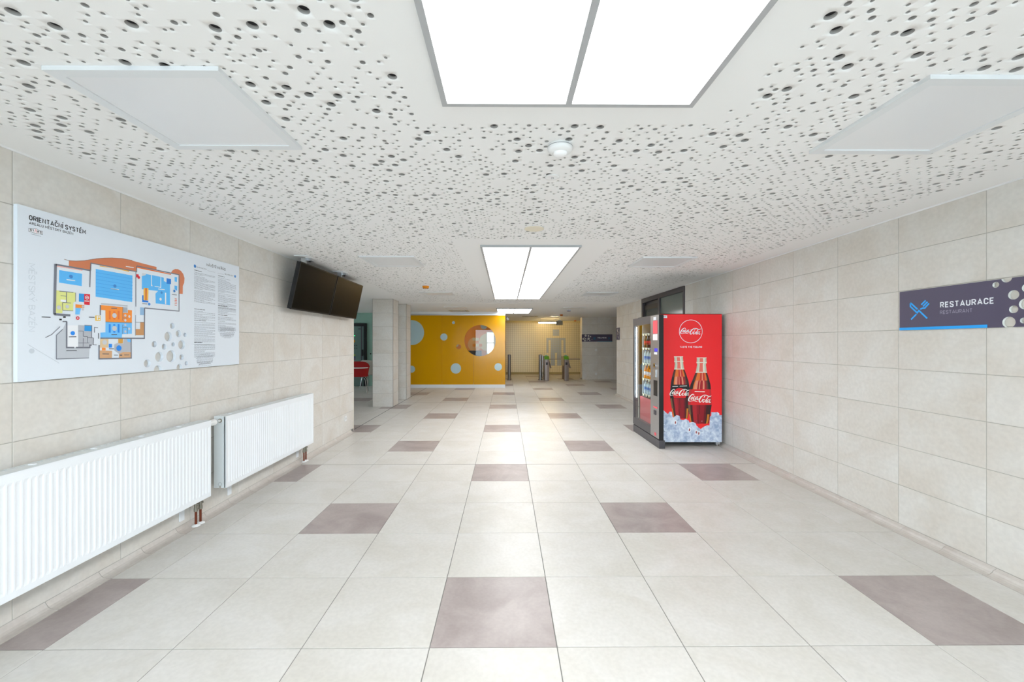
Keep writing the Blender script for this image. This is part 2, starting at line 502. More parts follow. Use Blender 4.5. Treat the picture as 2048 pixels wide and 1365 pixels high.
# ------------------------------------------------------------------ ceiling: plasterboard with real scattered round holes
LIGHTS = [(.104, 1.112, -5.4, -.290), (.104, 1.112, 2.222, 7.33), (.09, 1.125, 10.04, 11.94)]
PX0, PX1, PY0, PY1 = XL + .225, XR - .21, -2.4, 8.16
def build_ceiling():
    rng = np.random.default_rng(11)
    S = .06
    nx = int((PX1 - PX0) / S); ny = int((PY1 - PY0) / S)
    V, F, MI = [], [], []
    nv = 0
    def emit_quads(x0, y0, s0, s1):
        nonlocal nv
        n = len(x0)
        if not n: return
        P = np.stack([np.stack([x0, y0], 1), np.stack([x0, y0 + s1], 1), np.stack([x0 + s0, y0 + s1], 1), np.stack([x0 + s0, y0], 1)], 1)
        P = np.concatenate([P, np.full((n, 4, 1), ZC)], 2).reshape(-1, 3)
        V.append(P); F.append((np.arange(n * 4).reshape(n, 4) + nv)); MI.append(np.zeros(n, np.int32)); nv += n * 4
    def emit_holes(cx, cy, s, hx, hy, r, N):
        """square cells (corner cx,cy side s) with a round hole and its cylindrical wall"""
        nonlocal nv
        n = len(cx)
        if not n: return
        th = np.arange(N) * 2 * np.pi / N
        c, si = np.cos(th), np.sin(th)
        k = 1 / np.maximum(np.abs(c), np.abs(si))
        sq = np.stack([c * k, si * k], 1) * .5
        O = np.stack([cx[:, None] + s * (.5 + sq[None, :, 0]), cy[:, None] + s * (.5 + sq[None, :, 1])], 2)
        I = np.stack([hx[:, None] + r * c[None], hy[:, None] + r * si[None]], 2)
        z0 = np.full((n, N, 1), ZC)
        P = np.concatenate([np.concatenate([O, z0], 2), np.concatenate([I, z0], 2), np.concatenate([I, z0 + .0125], 2)], 1)
        j = np.arange(N); jn = (j + 1) % N
        f1 = np.stack([j, N + j, N + jn, jn], 1)
        f2 = np.stack([N + j, 2 * N + j, 2 * N + jn, N + jn], 1)
        f = np.concatenate([f1, f2], 0)
        base = nv + np.arange(n) * 3 * N
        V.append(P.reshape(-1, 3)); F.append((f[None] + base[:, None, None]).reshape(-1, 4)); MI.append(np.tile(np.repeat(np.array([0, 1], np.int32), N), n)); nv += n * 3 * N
    gx, gy = np.meshgrid(PX0 + np.arange(nx) * S, PY0 + np.arange(ny) * S, indexing='ij')
    gx = gx.ravel(); gy = gy.ravel()
    cx, cy = gx + S / 2, gy + S / 2
    solid = np.zeros(len(gx), bool)
    for (a, b, c, d), mgn in zip(LIGHTS, (.155, .27, .2)):
        solid |= (cx > a - mgn) & (cx < b + mgn) & (cy > c - mgn) & (cy < d + mgn)
    gi, gj = np.meshgrid(np.arange(nx), np.arange(ny), indexing='ij')
    big = (~solid) & (((gi + gj) % 2) == 0).ravel() & (rng.random(len(gx)) < .21)   # never two large holes side by side
    emit_quads(gx[solid], gy[solid], S, S)
    bx, by = gx[big], gy[big]
    jx, jy = (rng.random(len(bx)) - .5) * .024, (rng.random(len(bx)) - .5) * .024
    near = by < 3.2
    for sel, N in ((near, 24), (~near, 16)):
        emit_holes(bx[sel], by[sel], S, bx[sel] + S / 2 + jx[sel], by[sel] + S / 2 + jy[sel], .0172, N)
    rest = ~(solid | big)
    rx, ry = gx[rest], gy[rest]
    h = S / 2
    sx = np.concatenate([rx, rx + h, rx, rx + h]); sy = np.concatenate([ry, ry, ry + h, ry + h])
    ci = np.rint((sx - PX0) / h).astype(int); cj = np.rint((sy - PY0) / h).astype(int)
    flip = (rng.random((nx + 2, ny + 2)) < .1).astype(int)[ci // 2, cj // 2]
    even = ((ci + cj + flip) % 2) == 0              # small holes mostly keep a cell between each other
    ur = rng.random(len(sx))
    med = even & (ur < .165)
    sml = even & ~med & (ur < .66)
    no = ~(med | sml)
    emit_quads(sx[no], sy[no], h, h)
    for mask, r, j in ((med, .0098, .0095), (sml, .0058, .0160)):
        x, yv = sx[mask], sy[mask]
        hx = x + h / 2 + (rng.random(len(x)) - .5) * j; hy = yv + h / 2 + (rng.random(len(x)) - .5) * j
        n1 = yv < 3.2
        for sel, N in ((n1, 16), (~n1, 8)):
            emit_holes(x[sel], yv[sel], h, hx[sel], hy[sel], r, N)
    # plain margins and the unperforated remainder
    ex, ey = PX0 + nx * S, PY0 + ny * S
    rects = [(XL - .2, PX0, -5.6, ey), (ex, XR + .2, -5.6, ey), (PX0, ex, -5.6, PY0), (-8, 6.2, ey, 17.3), (-8, XL - .2, 4.7, ey)]
    for a, b, c, d in rects:
        V.append(np.array([(a, c, ZC), (a, d, ZC), (b, d, ZC), (b, c, ZC)])); F.append(np.arange(4)[None] + nv); MI.append(np.zeros(1, np.int32)); nv += 4
    V = np.concatenate(V); F = np.concatenate(F)
    me = bpy.data.meshes.new('ceiling')
    me.vertices.add(len(V)); me.vertices.foreach_set('co', V.astype(np.float32).ravel())
    me.loops.add(len(F) * 4); me.loops.foreach_set('vertex_index', F.astype(np.int32).ravel())
    me.polygons.add(len(F)); me.polygons.foreach_set('loop_start', (np.arange(len(F)) * 4).astype(np.int32))
    me.materials.append(M_CEIL); me.materials.append(M_HOLE_SHADE)
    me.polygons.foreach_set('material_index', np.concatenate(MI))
    me.update(calc_edges=True)
    print('ceiling quads', len(F))
    return put(bpy.data.objects.new('ceiling', me), kind='structure', label='white plasterboard ceiling perforated with scattered round holes')
ceiling = build_ceiling()
fb = MB(); fb.box(-8, 6.2, -5.6, 17.3, ZC + .0126, ZC + .03)
fb.build('acoustic_felt', M_FELT, ceiling)
cr = MB(); cr.box(XL, XR, 8.47, 8.49, ZC - .004, ZC + .002)
cr.build('trim_7', M_CEIL, kind='structure', label='joint line in the ceiling beyond the long lit panel')

# ------------------------------------------------------------------ outer shell: entrance facade, restaurant, side passage, back corridor
wb = MB()
for x0, x1 in ((XL - .2, XL + .25), (XR - .25, XR + .2)):
    wb.box(x0, x1, -5.6, -5.45, 0, ZC)
wall_front = wb.build('wall_front', M_PAINT, kind='structure', label='entrance wall behind the camera with glazed doors')
w1 = MB()
for x in (XL + .25, -.55, .64, 1.83, XR - .31):
    w1.box(x, x + .06, -5.58, -5.5, 0, ZC)
w1.box(XL + .25, XR - .25, -5.58, -5.5, ZC - .08, ZC); w1.box(XL + .25, XR - .25, -5.58, -5.5, 0, .06)
win1 = w1.build('window_1', M_ANTH, kind='structure', label='glazed entrance front behind the camera')
for a, b in ((XL + .31, -.55), (-.49, .64), (.70, 1.83), (1.89, XR - .31)):
    p = MB(); p.box(a, b, -5.545, -5.54, .06, ZC - .08); p.build('pane', pane_mat('entrance_glass', (245, 250, 250)), win1)
gp = MB(); gp.box(-14, 14, -20, -5.6, -.12, -.02)
gp.build('floor_outside', mat('pavement', (170, 168, 164), .9), kind='structure', label='grey pavement outside the entrance')

# restaurant bay on the left (seen past the end of the left wall)
rb = MB()
rb.box(-8, -2.72, 12.0, 12.15, 0, ZC)
wall_rest = rb.build('wall_restaurant', M_GREEN, kind='structure', label='mint green back wall of the restaurant')
rb = MB(); rb.box(-8.1, -7.95, 4.7, 8.46, 0, ZC); rb.box(-8.1, -7.95, 10.0, 12.15, 0, ZC); rb.box(-8.1, -7.95, 8.46, 10.0, 0, .85); rb.box(-8.1, -7.95, 8.46, 10.0, 2.25, ZC); rb.box(-8, XL - .2, 4.72, 4.9, 0, ZC)
rb.build('wall_far_left', M_PAINT, kind='structure', label='far left restaurant walls')
w3 = MB()  # unseen window added to let daylight brighten the restaurant and pillars
for q in (8.46, 9.2, 9.94): w3.box(-8.05, -7.99, q, q + .06, .85, 2.25)
w3.box(-8.05, -7.99, 8.46, 10.0, .85, .91); w3.box(-8.05, -7.99, 8.46, 10.0, 2.19, 2.25)
win3 = w3.build('window_3', M_ANTH, kind='structure', label='window front of the restaurant, out of view to the left')
for a in (8.52, 9.26):
    p = MB(); p.box(-8.025, -8.02, a, a + .68, .91, 2.19); p.build('pane', pane_mat('entrance_glass', (245, 250, 250)), win3)
# side passage on the right and the corridor behind the turnstiles
sb = MB(); sb.box(3.30, 6.2, 14.35, 14.75, 0, ZC)
wall_side = sb.build('wall_side', M_WGROUT, loc=(0, 0, 0), kind='structure', label='stone tiled wall with the wellness sign')
s = 3.30
while s < 6.1:
    for z0, z1 in zip(ROWZ[:-1], ROWZ[1:]):
        wall_tile(wall_side, 'y', 14.348, s, min(s + .6, 6.15), max(z0, .0) if z0 > .05 else 0.0, z1, -1)
    s += .6
for z0, z1 in zip(ROWZ[:-1], ROWZ[1:]):
    wall_tile(wall_side, 'x', 3.298, 14.36, 14.75, z0, z1, -1)
sb = MB(); sb.box(6.1, 6.2, 9.4, 14.4, 0, ZC); sb.box(XR + .19, 6.2, 9.4, 9.6, 0, ZC); sb.box(6.1, 6.2, 14.7, 17.3, 0, ZC)
sb.build('wall_far_right', M_DIM, kind='structure', label='walls of the dim passage to the right')

# ------------------------------------------------------------------ ochre glass wall with round dots and windows
M_OCHRE = mat('ochre_back_painted_glass', (210, 152, 0), 0.1, coat=0.0, spec=0.28)
M_DOT = mat('pale_blue_dot', (178, 202, 205), 0.25, coat=0.4)
YG = 11.46
FY = Frame((0, YG, 0), (1, 0, 0))      # faces the camera
yw = thing('ochre_glass_partition', (-1.15, YG, 0), 'glossy ochre yellow glass partition with pale dots and round windows', 'partition')
seams = [-2.72, -1.661, -.66, .337]
BIG = (-.458, 1.49, .495); SMALL = (-1.135, 1.296, .077)
for a, b in zip(seams[:-1], seams[1:]):
    mb = MB()
    ol = [(a + .002, .10), (b - .002, .10), (b - .002, 2.29), (a + .002, 2.29)]
    holes = []
    cu, cv, r = BIG
    c, s_, r2 = SMALL
    if a + .01 < c - r2 and c + r2 < b - .01: holes.append(circle(c, s_, r2, 28))
    # the big round window is cut by the seam at -.66: notch each pane along its part of the circle
    if a < cu - r < b < cu + r:          # pane left of the seam
        h = b - .002; dv = math.sqrt(r * r - (h - cu) ** 2)
        t0 = math.atan2(-dv, h - cu); t1 = math.atan2(dv, h - cu)
        pts = []
        span = (t0 - t1) % (2 * math.pi)
        for i in range(17):
            t = t0 - span * i / 16
            pts.append((cu + r * math.cos(t), cv + r * math.sin(t)))
        ol = [(a + .002, .10), (h, .10)] + pts + [(h, 2.29), (a + .002, 2.29)]
    elif cu - r < a < cu + r < b:
        h = a + .002; dv = math.sqrt(r * r - (h - cu) ** 2)
        t0 = math.atan2(dv, h - cu); t1 = math.atan2(-dv, h - cu)
        span = (t0 - t1) % (2 * math.pi)
        pts = [(cu + r * math.cos(t0 - span * i / 40), cv + r * math.sin(t0 - span * i / 40)) for i in range(41)]
        ol = [(h, .10), (b - .002, .10), (b - .002, 2.29), (h, 2.29)] + pts
    mb.prism(ol, holes, FY, -.012, 0)
    mb.build('glass_panel', M_OCHRE, yw)
for u, v, r in ((-2.62, 1.745, .395), (-1.60, 1.606, .112), (-1.296, 2.061, .046), (-1.222, .61, .164), (.118, .658, .119), (-2.62, .587, .11)):
    mb = MB(); mb.prism([(max(p, -2.715), q) for p, q in circle(u, v, r, 40)], [], FY, 0, .001); mb.build('dot', M_DOT, yw)
gm = pane_mat('round_window_glass', (238, 240, 236))
mb = MB(); mb.prism(circle(BIG[0], BIG[1], BIG[2] + .004, 48), [], FY, -.02, -.014); mb.build('window_pane', gm, yw)
mb = MB(); mb.prism(circle(SMALL[0], SMALL[1], SMALL[2] + .004, 28), [], FY, -.02, -.014); mb.build('window_pane', gm, yw)
mb = MB(); mb.box(-2.72, .34, YG - .016, YG + .06, 0, .10); mb.build('plinth', M_ALUW, yw)
mb = MB(); mb.box(-2.72, .34, YG - .02, YG + .05, 2.29, 2.335); mb.build('top_rail', M_ALU, yw)
mb = MB(); mb.box(-2.72, .34, YG, YG + .05, 2.335, ZC); mb.build('head_strip', M_CEIL, yw)
mb = MB(); mb.box(.337, .342, YG - .012, YG + .06, 0.10, 2.335); mb.build('end_post', M_OCHRE, yw)

# the room seen through the round windows
M_ORANGE = mat('orange_wall', (232, 140, 22), .7)
M_CREAMW = mat('cream_wall', (228, 222, 180), .7)
rm = MB(); rm.box(-2.75, .22, 13.6, 13.7, 0, ZC)
wall_play = rm.build('wall_playroom', M_ORANGE, kind='structure', label='orange wall of the room seen through the round window')
FP = Frame((0, 13.6, 0), (1, 0, 0))
for u, v, r, m_ in ((-.30, 1.44, .33, M_CREAMW), (-.78, 1.36, .255, mat('pale_orange', (238, 182, 110), .7)), (-.447, 2.04, .12, M_DOT), (-1.47, 1.36, .10, M_CREAMW)):
    mb = MB(); mb.prism(circle(u, v, r, 40), [], FP, 0, .002 + .001 * (r < .3)); mb.build('painted_disc', m_, wall_play)
for i, (u, v) in enumerate(((-.86, 1.50), (-.74, 1.39), (-.62, 1.28), (-.74, 1.50), (-.86, 1.28), (-.74, 1.28), (-.62, 1.39))):
    mb = MB(); mb.prism([(u, v), (u + .11, v), (u + .11, v + .10), (u, v + .10)], [], FP, 0, .005); mb.build('painted_square', M_ORANGE if i in (1, 2, 4) else M_CREAMW, wall_play)
mb = MB()
mb.bbox(-1.16, -.56, 13.15, 13.55, 0, .93, .01, 0); mb.bbox(-1.2, -.53, 13.1, 13.58, .93, 1.135, .01, 1)
mb.build('counter', [M_ANTH, M_BLACK], kind=None, label='black counter seen through the big round window of the ochre wall', cat='counter')
w2 = MB(); w2.box(-.35, -.05, 13.57, 13.6, 1.0, 1.82)
win2 = w2.build('window_2', M_ALUW, kind='structure', label='bright window seen through the big round window')
for z0, z1 in ((1.03, 1.40), (1.43, 1.79)):
    mb = MB(); mb.box(-.32, -.08, 13.565, 13.572, z0, z1); mb.build('pane', mat('frosted_window', (235, 240, 240), .4, emit=(235, 242, 245), es=.9), win2)
lp = thing('room_lamp', (-1.2, 12.5, ZC - .03), 'flat ceiling lamp in the room behind the ochre glass', 'lamp')  # added to brighten the orange wall, no such source known
mb = MB(); mb.box(-1.5, -.9, 12.2, 12.8, ZC - .03, ZC); mb.build('housing', M_ALUW, lp)
mb = MB(); mb.box(-1.47, -.93, 12.23, 12.77, ZC - .034, ZC - .03); mb.build('diffuser', mat('room_lamp_glow', (255, 250, 240), .5, emit=(255, 246, 230), es=7), lp)
rm = MB(); rm.box(.2, .34, YG + .06, 17.15, 0, ZC); rm.box(-2.85, -2.72, YG, 13.7, 0, ZC)
rm.build('wall_core', M_PAINT, kind='structure', label='plain walls either side of the room behind the ochre glass')

# ------------------------------------------------------------------ corridor wall of small cream tiles with a grey figure
M_SMALL = mat('cream_ceramic_tile', (236, 226, 192), .22)
M_SMALLG = mat('grey_ceramic_tile', (182, 192, 202), .25)
cw = MB(); cw.box(.2, 6.2, 17.1, 17.25, 0, ZC)
wall_corr = cw.build('wall_corridor', mat('corridor_plaster', (222, 208, 160), .8), kind='structure', label='corridor end wall of small cream tiles with a grey tiled figure')
gr = MB(); gr.box(.36, 6.1, 17.096, 17.10, 0, .386 + 20 * .0958); gr.build('tile_grout', mat('sand_grout', (176, 162, 122), .9), wall_corr)
pt = .0958
def in_figure(i, j):
    """tile column i / row j of the tiled human pictogram, counted from its left foot line"""
    if 13 <= j <= 13: return False
    if 14 <= j <= 16: return 3 <= i <= 5
    if j == 12: return 0 <= i <= 8
    if 6 <= j <= 11: return i in (0, 8) or 2 <= i <= 6
    if 0 <= j <= 5: return i in (2, 3) or i in (5, 6)
    return False
cream, grey = MB(), MB()
for j in range(-4, 20):
    for i in range(-20, 21):
        x0 = 2.183 + i * pt; z0 = .386 + j * pt
        if x0 < .36 or z0 < .003: continue
        g = .0035
        (grey if in_figure(i, j) else cream).box(x0 + g, x0 + pt - g, 17.090, 17.0965, z0 + g, z0 + pt - g)
cream.build('ceramic_tiles', M_SMALL, wall_corr, kind='stuff')
grey.build('figure_tiles', M_SMALLG, wall_corr, kind='stuff', label='grey tiles forming a human figure')

# warm tube light over the corridor
tl = thing('tube_light', (2.125, 15.6, 2.22), 'lit linear tube lamp hanging above the corridor', 'lamp')
mb = MB(); mb.bbox(1.70, 2.55, 15.56, 15.64, 2.27, 2.31, .006); mb.build('housing', M_ALUW, tl)
mb = MB(); mb.cyl((1.72, 15.6, 2.25), (2.53, 15.6, 2.25), .02, n=14); mb.build('tube', mat('tube_glow', (255, 240, 205), .4, emit=(255, 218, 150), es=60), tl)
for x in (1.8, 2.45):
    mb = MB(); mb.cyl((x, 15.6, 2.31), (x, 15.6, ZC), .006); mb.build('hanger', M_ALU, tl)

# exit sign box hanging from the ceiling, seen unlit
ex = thing('sign_box', (2.49, 14.9, 2.15), 'small grey sign box hanging below the ceiling above the turnstiles', 'sign')
mb = MB(); mb.bbox(2.36, 2.62, 14.87, 14.93, 2.125, 2.285, .006); mb.build('panel', mat('sign_grey', (132, 132, 120), .5), ex)
mb = MB(); mb.box(2.42, 2.56, 14.885, 14.915, 2.285, 2.32); mb.build('bracket', M_ALU, ex)
mb = MB(); mb.cyl((2.49, 14.9, 2.32), (2.49, 14.9, ZC), .008); mb.build('hanger', M_ALU, ex)

# ------------------------------------------------------------------ turnstiles and posts
M_TGREEN = mat('lime_green_cap', (84, 160, 20), .35)
M_BROWN = mat('bronze_steel', (128, 112, 104), .38, metal=0.7)
def turnstile(x, label):
    t = thing('turnstile', (x, 13.8, 0), label, 'turnstile', 'tripod turnstiles in the passage')
    w = .085
    mb = MB(); mb.bbox(x - w, x + w, 13.8, 13.95, 0, .84, .012); mb.build('front_column', M_BROWN, t)
    mb = MB(); mb.bbox(x - w * .5, x - w * .15, 13.798, 13.81, .02, .80, .003); mb.build('steel_inlay', M_STEEL, t)
    mb = MB(); mb.bbox(x - w, x + w, 13.95, 14.62, .55, .90, .012); mb.build('housing', M_STEEL, t)
    mb = MB(); mb.bbox(x - w * .7, x + w * .7, 14.42, 14.60, 0, .56, .008); mb.build('rear_column', M_BROWN, t)
    mb = MB(); mb.bbox(x - w * .75, x + w * .75, 14.0, 14.42, .02, .55, .006); mb.build('recess_panel', M_ANTH, t)
    mb = MB()
    mb.prism([(-13.95, .875), (-13.79, .80), (-13.785, .83), (-13.93, .92), (-14.06, .92), (-14.06, .90), (-13.97, .90)], [], Frame((x - w - .003, 0, 0), (0, -1, 0)), -(2 * w + .006), 0)
    mb.build('cap', M_TGREEN, t)
    mb = MB(); mb.bbox(x - w * .5, x + w * .5, 13.96, 14.06, .92, .95, .006); mb.build('indicator', mat('teal_lens', (120, 190, 180), .2), t)
    mb = MB(); mb.bbox(x - w * .42, x + w * .42, 13.792, 13.801, .60, .69, .003); mb.build('card_reader', M_BLACK, t)
    mb = MB(); mb.cyl((x + w, 14.1, .80), (x + w + .03, 14.1, .80), .05, n=20); mb.build('hub', M_STEEL, t)
    mb = MB(); mb.cyl((x + w, 14.1, .80), (x + w + .47, 14.1, .80), .017, n=12); mb.build('arm', M_STEEL, t)
    mb = MB(); mb.cyl((x + w + .01, 14.1, .78), (x + w + .10, 14.02, .46), .017, n=12); mb.build('arm', M_STEEL, t)
    mb = MB(); mb.cyl((x + w + .01, 14.1, .78), (x + w + .10, 14.30, .46), .017, n=12); mb.build('arm', M_STEEL, t)
turnstile(1.885, 'tripod turnstile with lime green top between the steel post and the other turnstile')
turnstile(2.617, 'tripod turnstile with lime green top nearest the dark stone wall')
def post(x, yy, label, rail):
    t = thing('barrier_post', (x, yy, 0), label, 'post', 'steel posts beside the turnstiles')
    mb = MB(); mb.cyl((x, yy, .012), (x, yy, .96), .06, n=24); mb.build('tube', M_STEEL, t)
    mb = MB(); mb.cyl((x, yy, 0), (x, yy, .014), .085, n=24); mb.build('base_plate', M_BROWN, t)
    mb = MB(); mb.cyl((x, yy, .96), (x, yy, .972), .06, .045, n=24); mb.build('cap', M_STEEL, t)
    if rail:
        mb = MB(); mb.cyl((x + .085, yy + .02, .06), (x + .085, yy + .02, .95), .018, n=12); mb.build('side_rail', M_CHROME, t)
        mb = MB(); mb.cyl((x, yy, .90), (x + .085, yy + .02, .90), .012); mb.build('bracket', M_BLACK, t)
post(.49, 14.2, 'free standing round steel post just right of the ochre glass wall', False)
post(1.675, 14.25, 'round steel post with side rail standing left of the turnstiles', True)

# ------------------------------------------------------------------ wellness sign and sockets on the dim stone wall
M_SIGN = mat('aubergine_sign', (84, 78, 102), .42)
M_SIGNBLUE = mat('sign_blue', (30, 170, 255), .4)
M_SIGNW = mat('sign_white', (238, 242, 250), .4)
FW = Frame((3.285, 14.345, 1.462), (1, 0, 0))
ws = thing('wall_sign', (3.87, 14.34, 1.462), 'dark wellness direction sign with round cut-outs on the dim stone wall', 'sign')
mb = MB()
hl = [(.145, .235, .042), (.255, .225, .034), (.335, .195, .024), (.26, .115, .046), (.145, .115, .026), (.06, .105, .042), (.105, .165, .016), (.205, .062, .018), (.305, .045, .022), (.39, .085, .014), (.12, .042, .032)]
mb.prism([(.0, 0), (1.175, 0), (1.175, .282), (0, .282)], [circle(u, v, r, 20) for u, v, r in hl], FW, 0, .012)
mb.build('board', M_SIGN, ws)
mb = MB(); mb.text('WELLNESS', FW, .60, .128, .345, .052, .0135, 0, .17)
mb.build('lettering', M_SIGNW, ws)
mb = MB(); mb.stroke([(1.02, .17), (1.07, .13), (1.02, .09)], .018, FW, .0135, 0)
mb.box(*(3.285 + .60, 3.285 + 1.175), 14.331, 14.3335, 1.462, 1.477)
for q in range(5):
    a = math.pi * (.1 + .2 * q)
    mb.flat([(.485, .075), (.485 + .055 * math.cos(a) - .012, .085 + .075 * math.sin(a)), (.485 + .075 * math.cos(a), .085 + .095 * math.sin(a)), (.485 + .055 * math.cos(a) + .012, .085 + .07 * math.sin(a))][:3 if q % 2 else 4], FW, .0135, 0)
mb.build('symbols', mat('sign_teal', (20, 130, 165), .4), ws)
def socket(x, y, z, nx, ny, label):
    """wall socket; (nx, ny) is the outward normal"""
    u = Vector((-ny, nx, 0)); F = Frame((x, y, z), tuple(u))
    t = thing('wall_socket', (x, y, z - .042), label, 'socket', 'white wall sockets')
    mb = MB(); a, c = .041, .006
    ol = [(-a + c, -a), (a - c, -a), (a, -a + c), (a, a - c), (a - c, a), (-a + c, a), (-a, a - c), (-a, -a + c)]
    mb.prism(ol, [], F, .0, .009); mb.build('plate', M_WHITE, t)
    mb = MB(); mb.prism(circle(0, 0, .021, 20), [], F, .009, .0105)
    mb.build('insert', mat('socket_insert', (215, 216, 216), .4), t)
    for q in (-.0095, .0095):
        mb = MB(); mb.prism(circle(q, -.004, .0026, 10), [], F, .0105, .011); mb.build('pin_hole', M_BLACK, t)
socket(3.829, 14.345, 1.14, 0, -1, 'white socket at chest height under the wellness sign')
socket(3.829, 14.345, .222, 0, -1, 'white socket low on the dim stone wall below the wellness sign')
socket(XL + .001, 4.568, .262, 1, 0, 'white wall socket low on the left wall past the second radiator')
# the bubble edge of a sign wrapping the end of the right wall
FE = Frame((XR - .002, 9.585, 1.50), (0, -1, 0))
mb = MB()
mb.prism([(0, 0), (.30, 0), (.30, .33), (0, .33)], [circle(u, v, r, 18) for u, v, r in ((.07, .26, .052), (.18, .275, .03), (.235, .205, .045), (.12, .165, .04), (.05, .10, .035), (.175, .075, .055), (.25, .11, .025), (.06, .035, .018))], FE, 0, .012)
mb.build('bubble_panel', M_SIGN, label='small dark cut-out panel at the far end of the right wall', cat='sign')

# ------------------------------------------------------------------ restaurant door, chairs
dr = thing('door_1', (-4.7, 11.96, 0), None, None, kind='structure')
dr['label'] = 'dark framed glazed restaurant door'
mb = MB(); mb.box(-5.36, -4.2, 11.93, 12.0, 1.96, 2.06); mb.box(-4.29, -4.2, 11.93, 12.0, 0, 1.96); mb.box(-5.36, -5.27, 11.93, 12.0, 0, 1.96); mb.build('frame', M_BLACK, dr)
mb = MB(); mb.box(-5.27, -4.29, 11.95, 11.985, .01, 1.96); mb.build('leaf', mat('grey_green_glass', (106, 128, 122), .2), dr)
mb = MB(); mb.box(-4.385, -4.345, 11.945, 11.951, .01, 1.96); mb.build('edge_stile', M_ANTH, dr)
mb = MB(); mb.bbox(-4.36, -4.31, 11.90, 11.95, .99, 1.20, .006); mb.build('handle', M_BLACK, dr)
FD = Frame((0, 11.945, 0), (1, 0, 0))
for r_, z in enumerate((1.335, 1.245)):
    for q in range(8):
        mb = MB(); u = -4.52 - .065 * q; mb.prism([(u - .014, z - .014), (u + .014, z - .014), (u + .014, z + .014), (u - .014, z + .014)], [], FD, 0, .002); mb.build('glass_marker', M_BLACK, dr)
mb = MB(); mb.prism(circle(-4.62, 1.475, .05, 20), [], FD, 0, .003); mb.build('sticker', mat('sticker_orange', (206, 140, 30), .6), dr)
for q, c in enumerate(((150, 170, 40), (60, 90, 80), (50, 60, 110), (110, 60, 90))):
    mb = MB(); mb.prism([(-4.65, 1.0 - .045 * q), (-4.565, 1.0 - .045 * q), (-4.565, 1.04 - .045 * q), (-4.65, 1.04 - .045 * q)], [], FD, 0, .003); mb.build('sticker', mat('sticker_%d' % q, c, .6), dr)
mb = MB(); mb.prism(circle(-4.59, 1.655, .012, 12), [], FD, 0, .006); mb.build('indicator_lamp', mat('green_led', (40, 220, 120), .4, emit=(40, 255, 130), es=3), dr)
mb = MB(); mb.prism([(-4.47, 1.86), (-4.39, 1.86), (-4.39, 1.89), (-4.47, 1.89)], [], FD, 0, .003); mb.build('plate', M_ANTH, dr)
mb = MB(); mb.prism(circle(-4.08, 1.06, .022, 14), [], Frame((0, 12.0, 0), (1, 0, 0)), 0, .01); mb.build('wall_button', M_BLACK, label='small round black button on the mint wall beside the restaurant door', cat='switch')

def shell(mb, cx, cy, z0, z1, r, a0, a1, thick, flare=.05, n=18, mi=0, rows=6):
    """curved chair back: part of an upright flaring shell between angles a0..a1"""
    for side, rr in ((0, r), (1, r - thick)):
        vs, fs = [], []
        for j in range(rows + 1):
            t = j / rows
            for i in range(n + 1):
                s_ = i / n
                a = a0 + (a1 - a0) * s_
                edge = 1 - .35 * (abs(2 * s_ - 1) ** 3) * t
                z = z0 + (z1 - z0) * t * edge
                R = rr + flare * t
                vs.append((cx + R * math.cos(a), cy + R * math.sin(a), z))
        for j in range(rows):
            for i in range(n):
                q = (j * (n + 1) + i, j * (n + 1) + i + 1, (j + 1) * (n + 1) + i + 1, (j + 1) * (n + 1) + i)
                fs.append(q if side == 0 else q[::-1])
        mb.add(vs, fs, mi, True)
    # rim
    N = n + 1; o = len(mb.v) - 2 * N * (rows + 1); p = o + N * (rows + 1)
    top = rows * N
    mb.add([], [])
    for i in range(n):
        mb.f.append((o + top + i, o + top + i + 1, p + top + i + 1, p + top + i)); mb.m.append(mi); mb.sm.append(False)
    for i in (0, n):
        for j in range(rows):
            mb.f.append((o + j * N + i, o + (j + 1) * N + i, p + (j + 1) * N + i, p + j * N + i)); mb.m.append(mi); mb.sm.append(False)
M_RED = mat('red_upholstery', (176, 14, 22), .55)
M_SHELLW = mat('beige_shell', (178, 176, 164), .4)
M_SEATG = mat('grey_seat', (120, 116, 110), .5)
def chair(x, y, ang, label, back, seat, band, arms):
    t = thing('restaurant_chair', (x, y, 0), label, 'chair', 'restaurant chairs')
    t.rotation_euler = (0, 0, ang)
    def part(mb, name, m_):
        o = bpy.data.objects.new(name, mb.mesh(name, m_)); put(o, t); return o
    mb = MB(); shell(mb, 0, .0, .46, .90, .26, math.radians(190), math.radians(350), .03); bk = part(mb, 'backrest', back)
    if band:
        mb = MB(); shell(mb, 0, 0, .70, .73, .292, math.radians(190), math.radians(350), .01, .004); o = bpy.data.objects.new('piping', mb.mesh('piping', M_WHITE)); put(o, bk)
    mb = MB()
    mb.lathe([(0.0, .495), (.20, .495), (.245, .485), (.255, .465), (.245, .445), (.0, .44)], (0, 0, 0), 28); part(mb, 'seat', seat)
    for sx in (-1, 1):
        for sy in (-1, 1):
            mb = MB(); mb.tube([(sx * .15, sy * .15, .445), (sx * .20, sy * .20, .36), (sx * .25, sy * .25, .0)], .011); part(mb, 'leg', M_CHROME)
    if arms:
        for sx in (-1, 1):
            mb = MB(); mb.tube([(sx * .27, -.12, .46), (sx * .30, -.10, .66), (sx * .30, .16, .66)], .011); part(mb, 'arm_tube', M_CHROME)
            mb = MB(); mb.bbox(sx * .30 - .025, sx * .30 + .025, -.06, .18, .665, .69, .008); part(mb, 'armrest', M_RED)
chair(-3.87, 10.25, math.radians(12), 'red upholstered restaurant chair with white piping and chrome legs', M_RED, M_SEATG, True, False)
chair(-3.78, 11.1, math.radians(-10), 'beige shell restaurant chair with red armrests behind the red chair', M_SHELLW, M_SEATG, False, True)

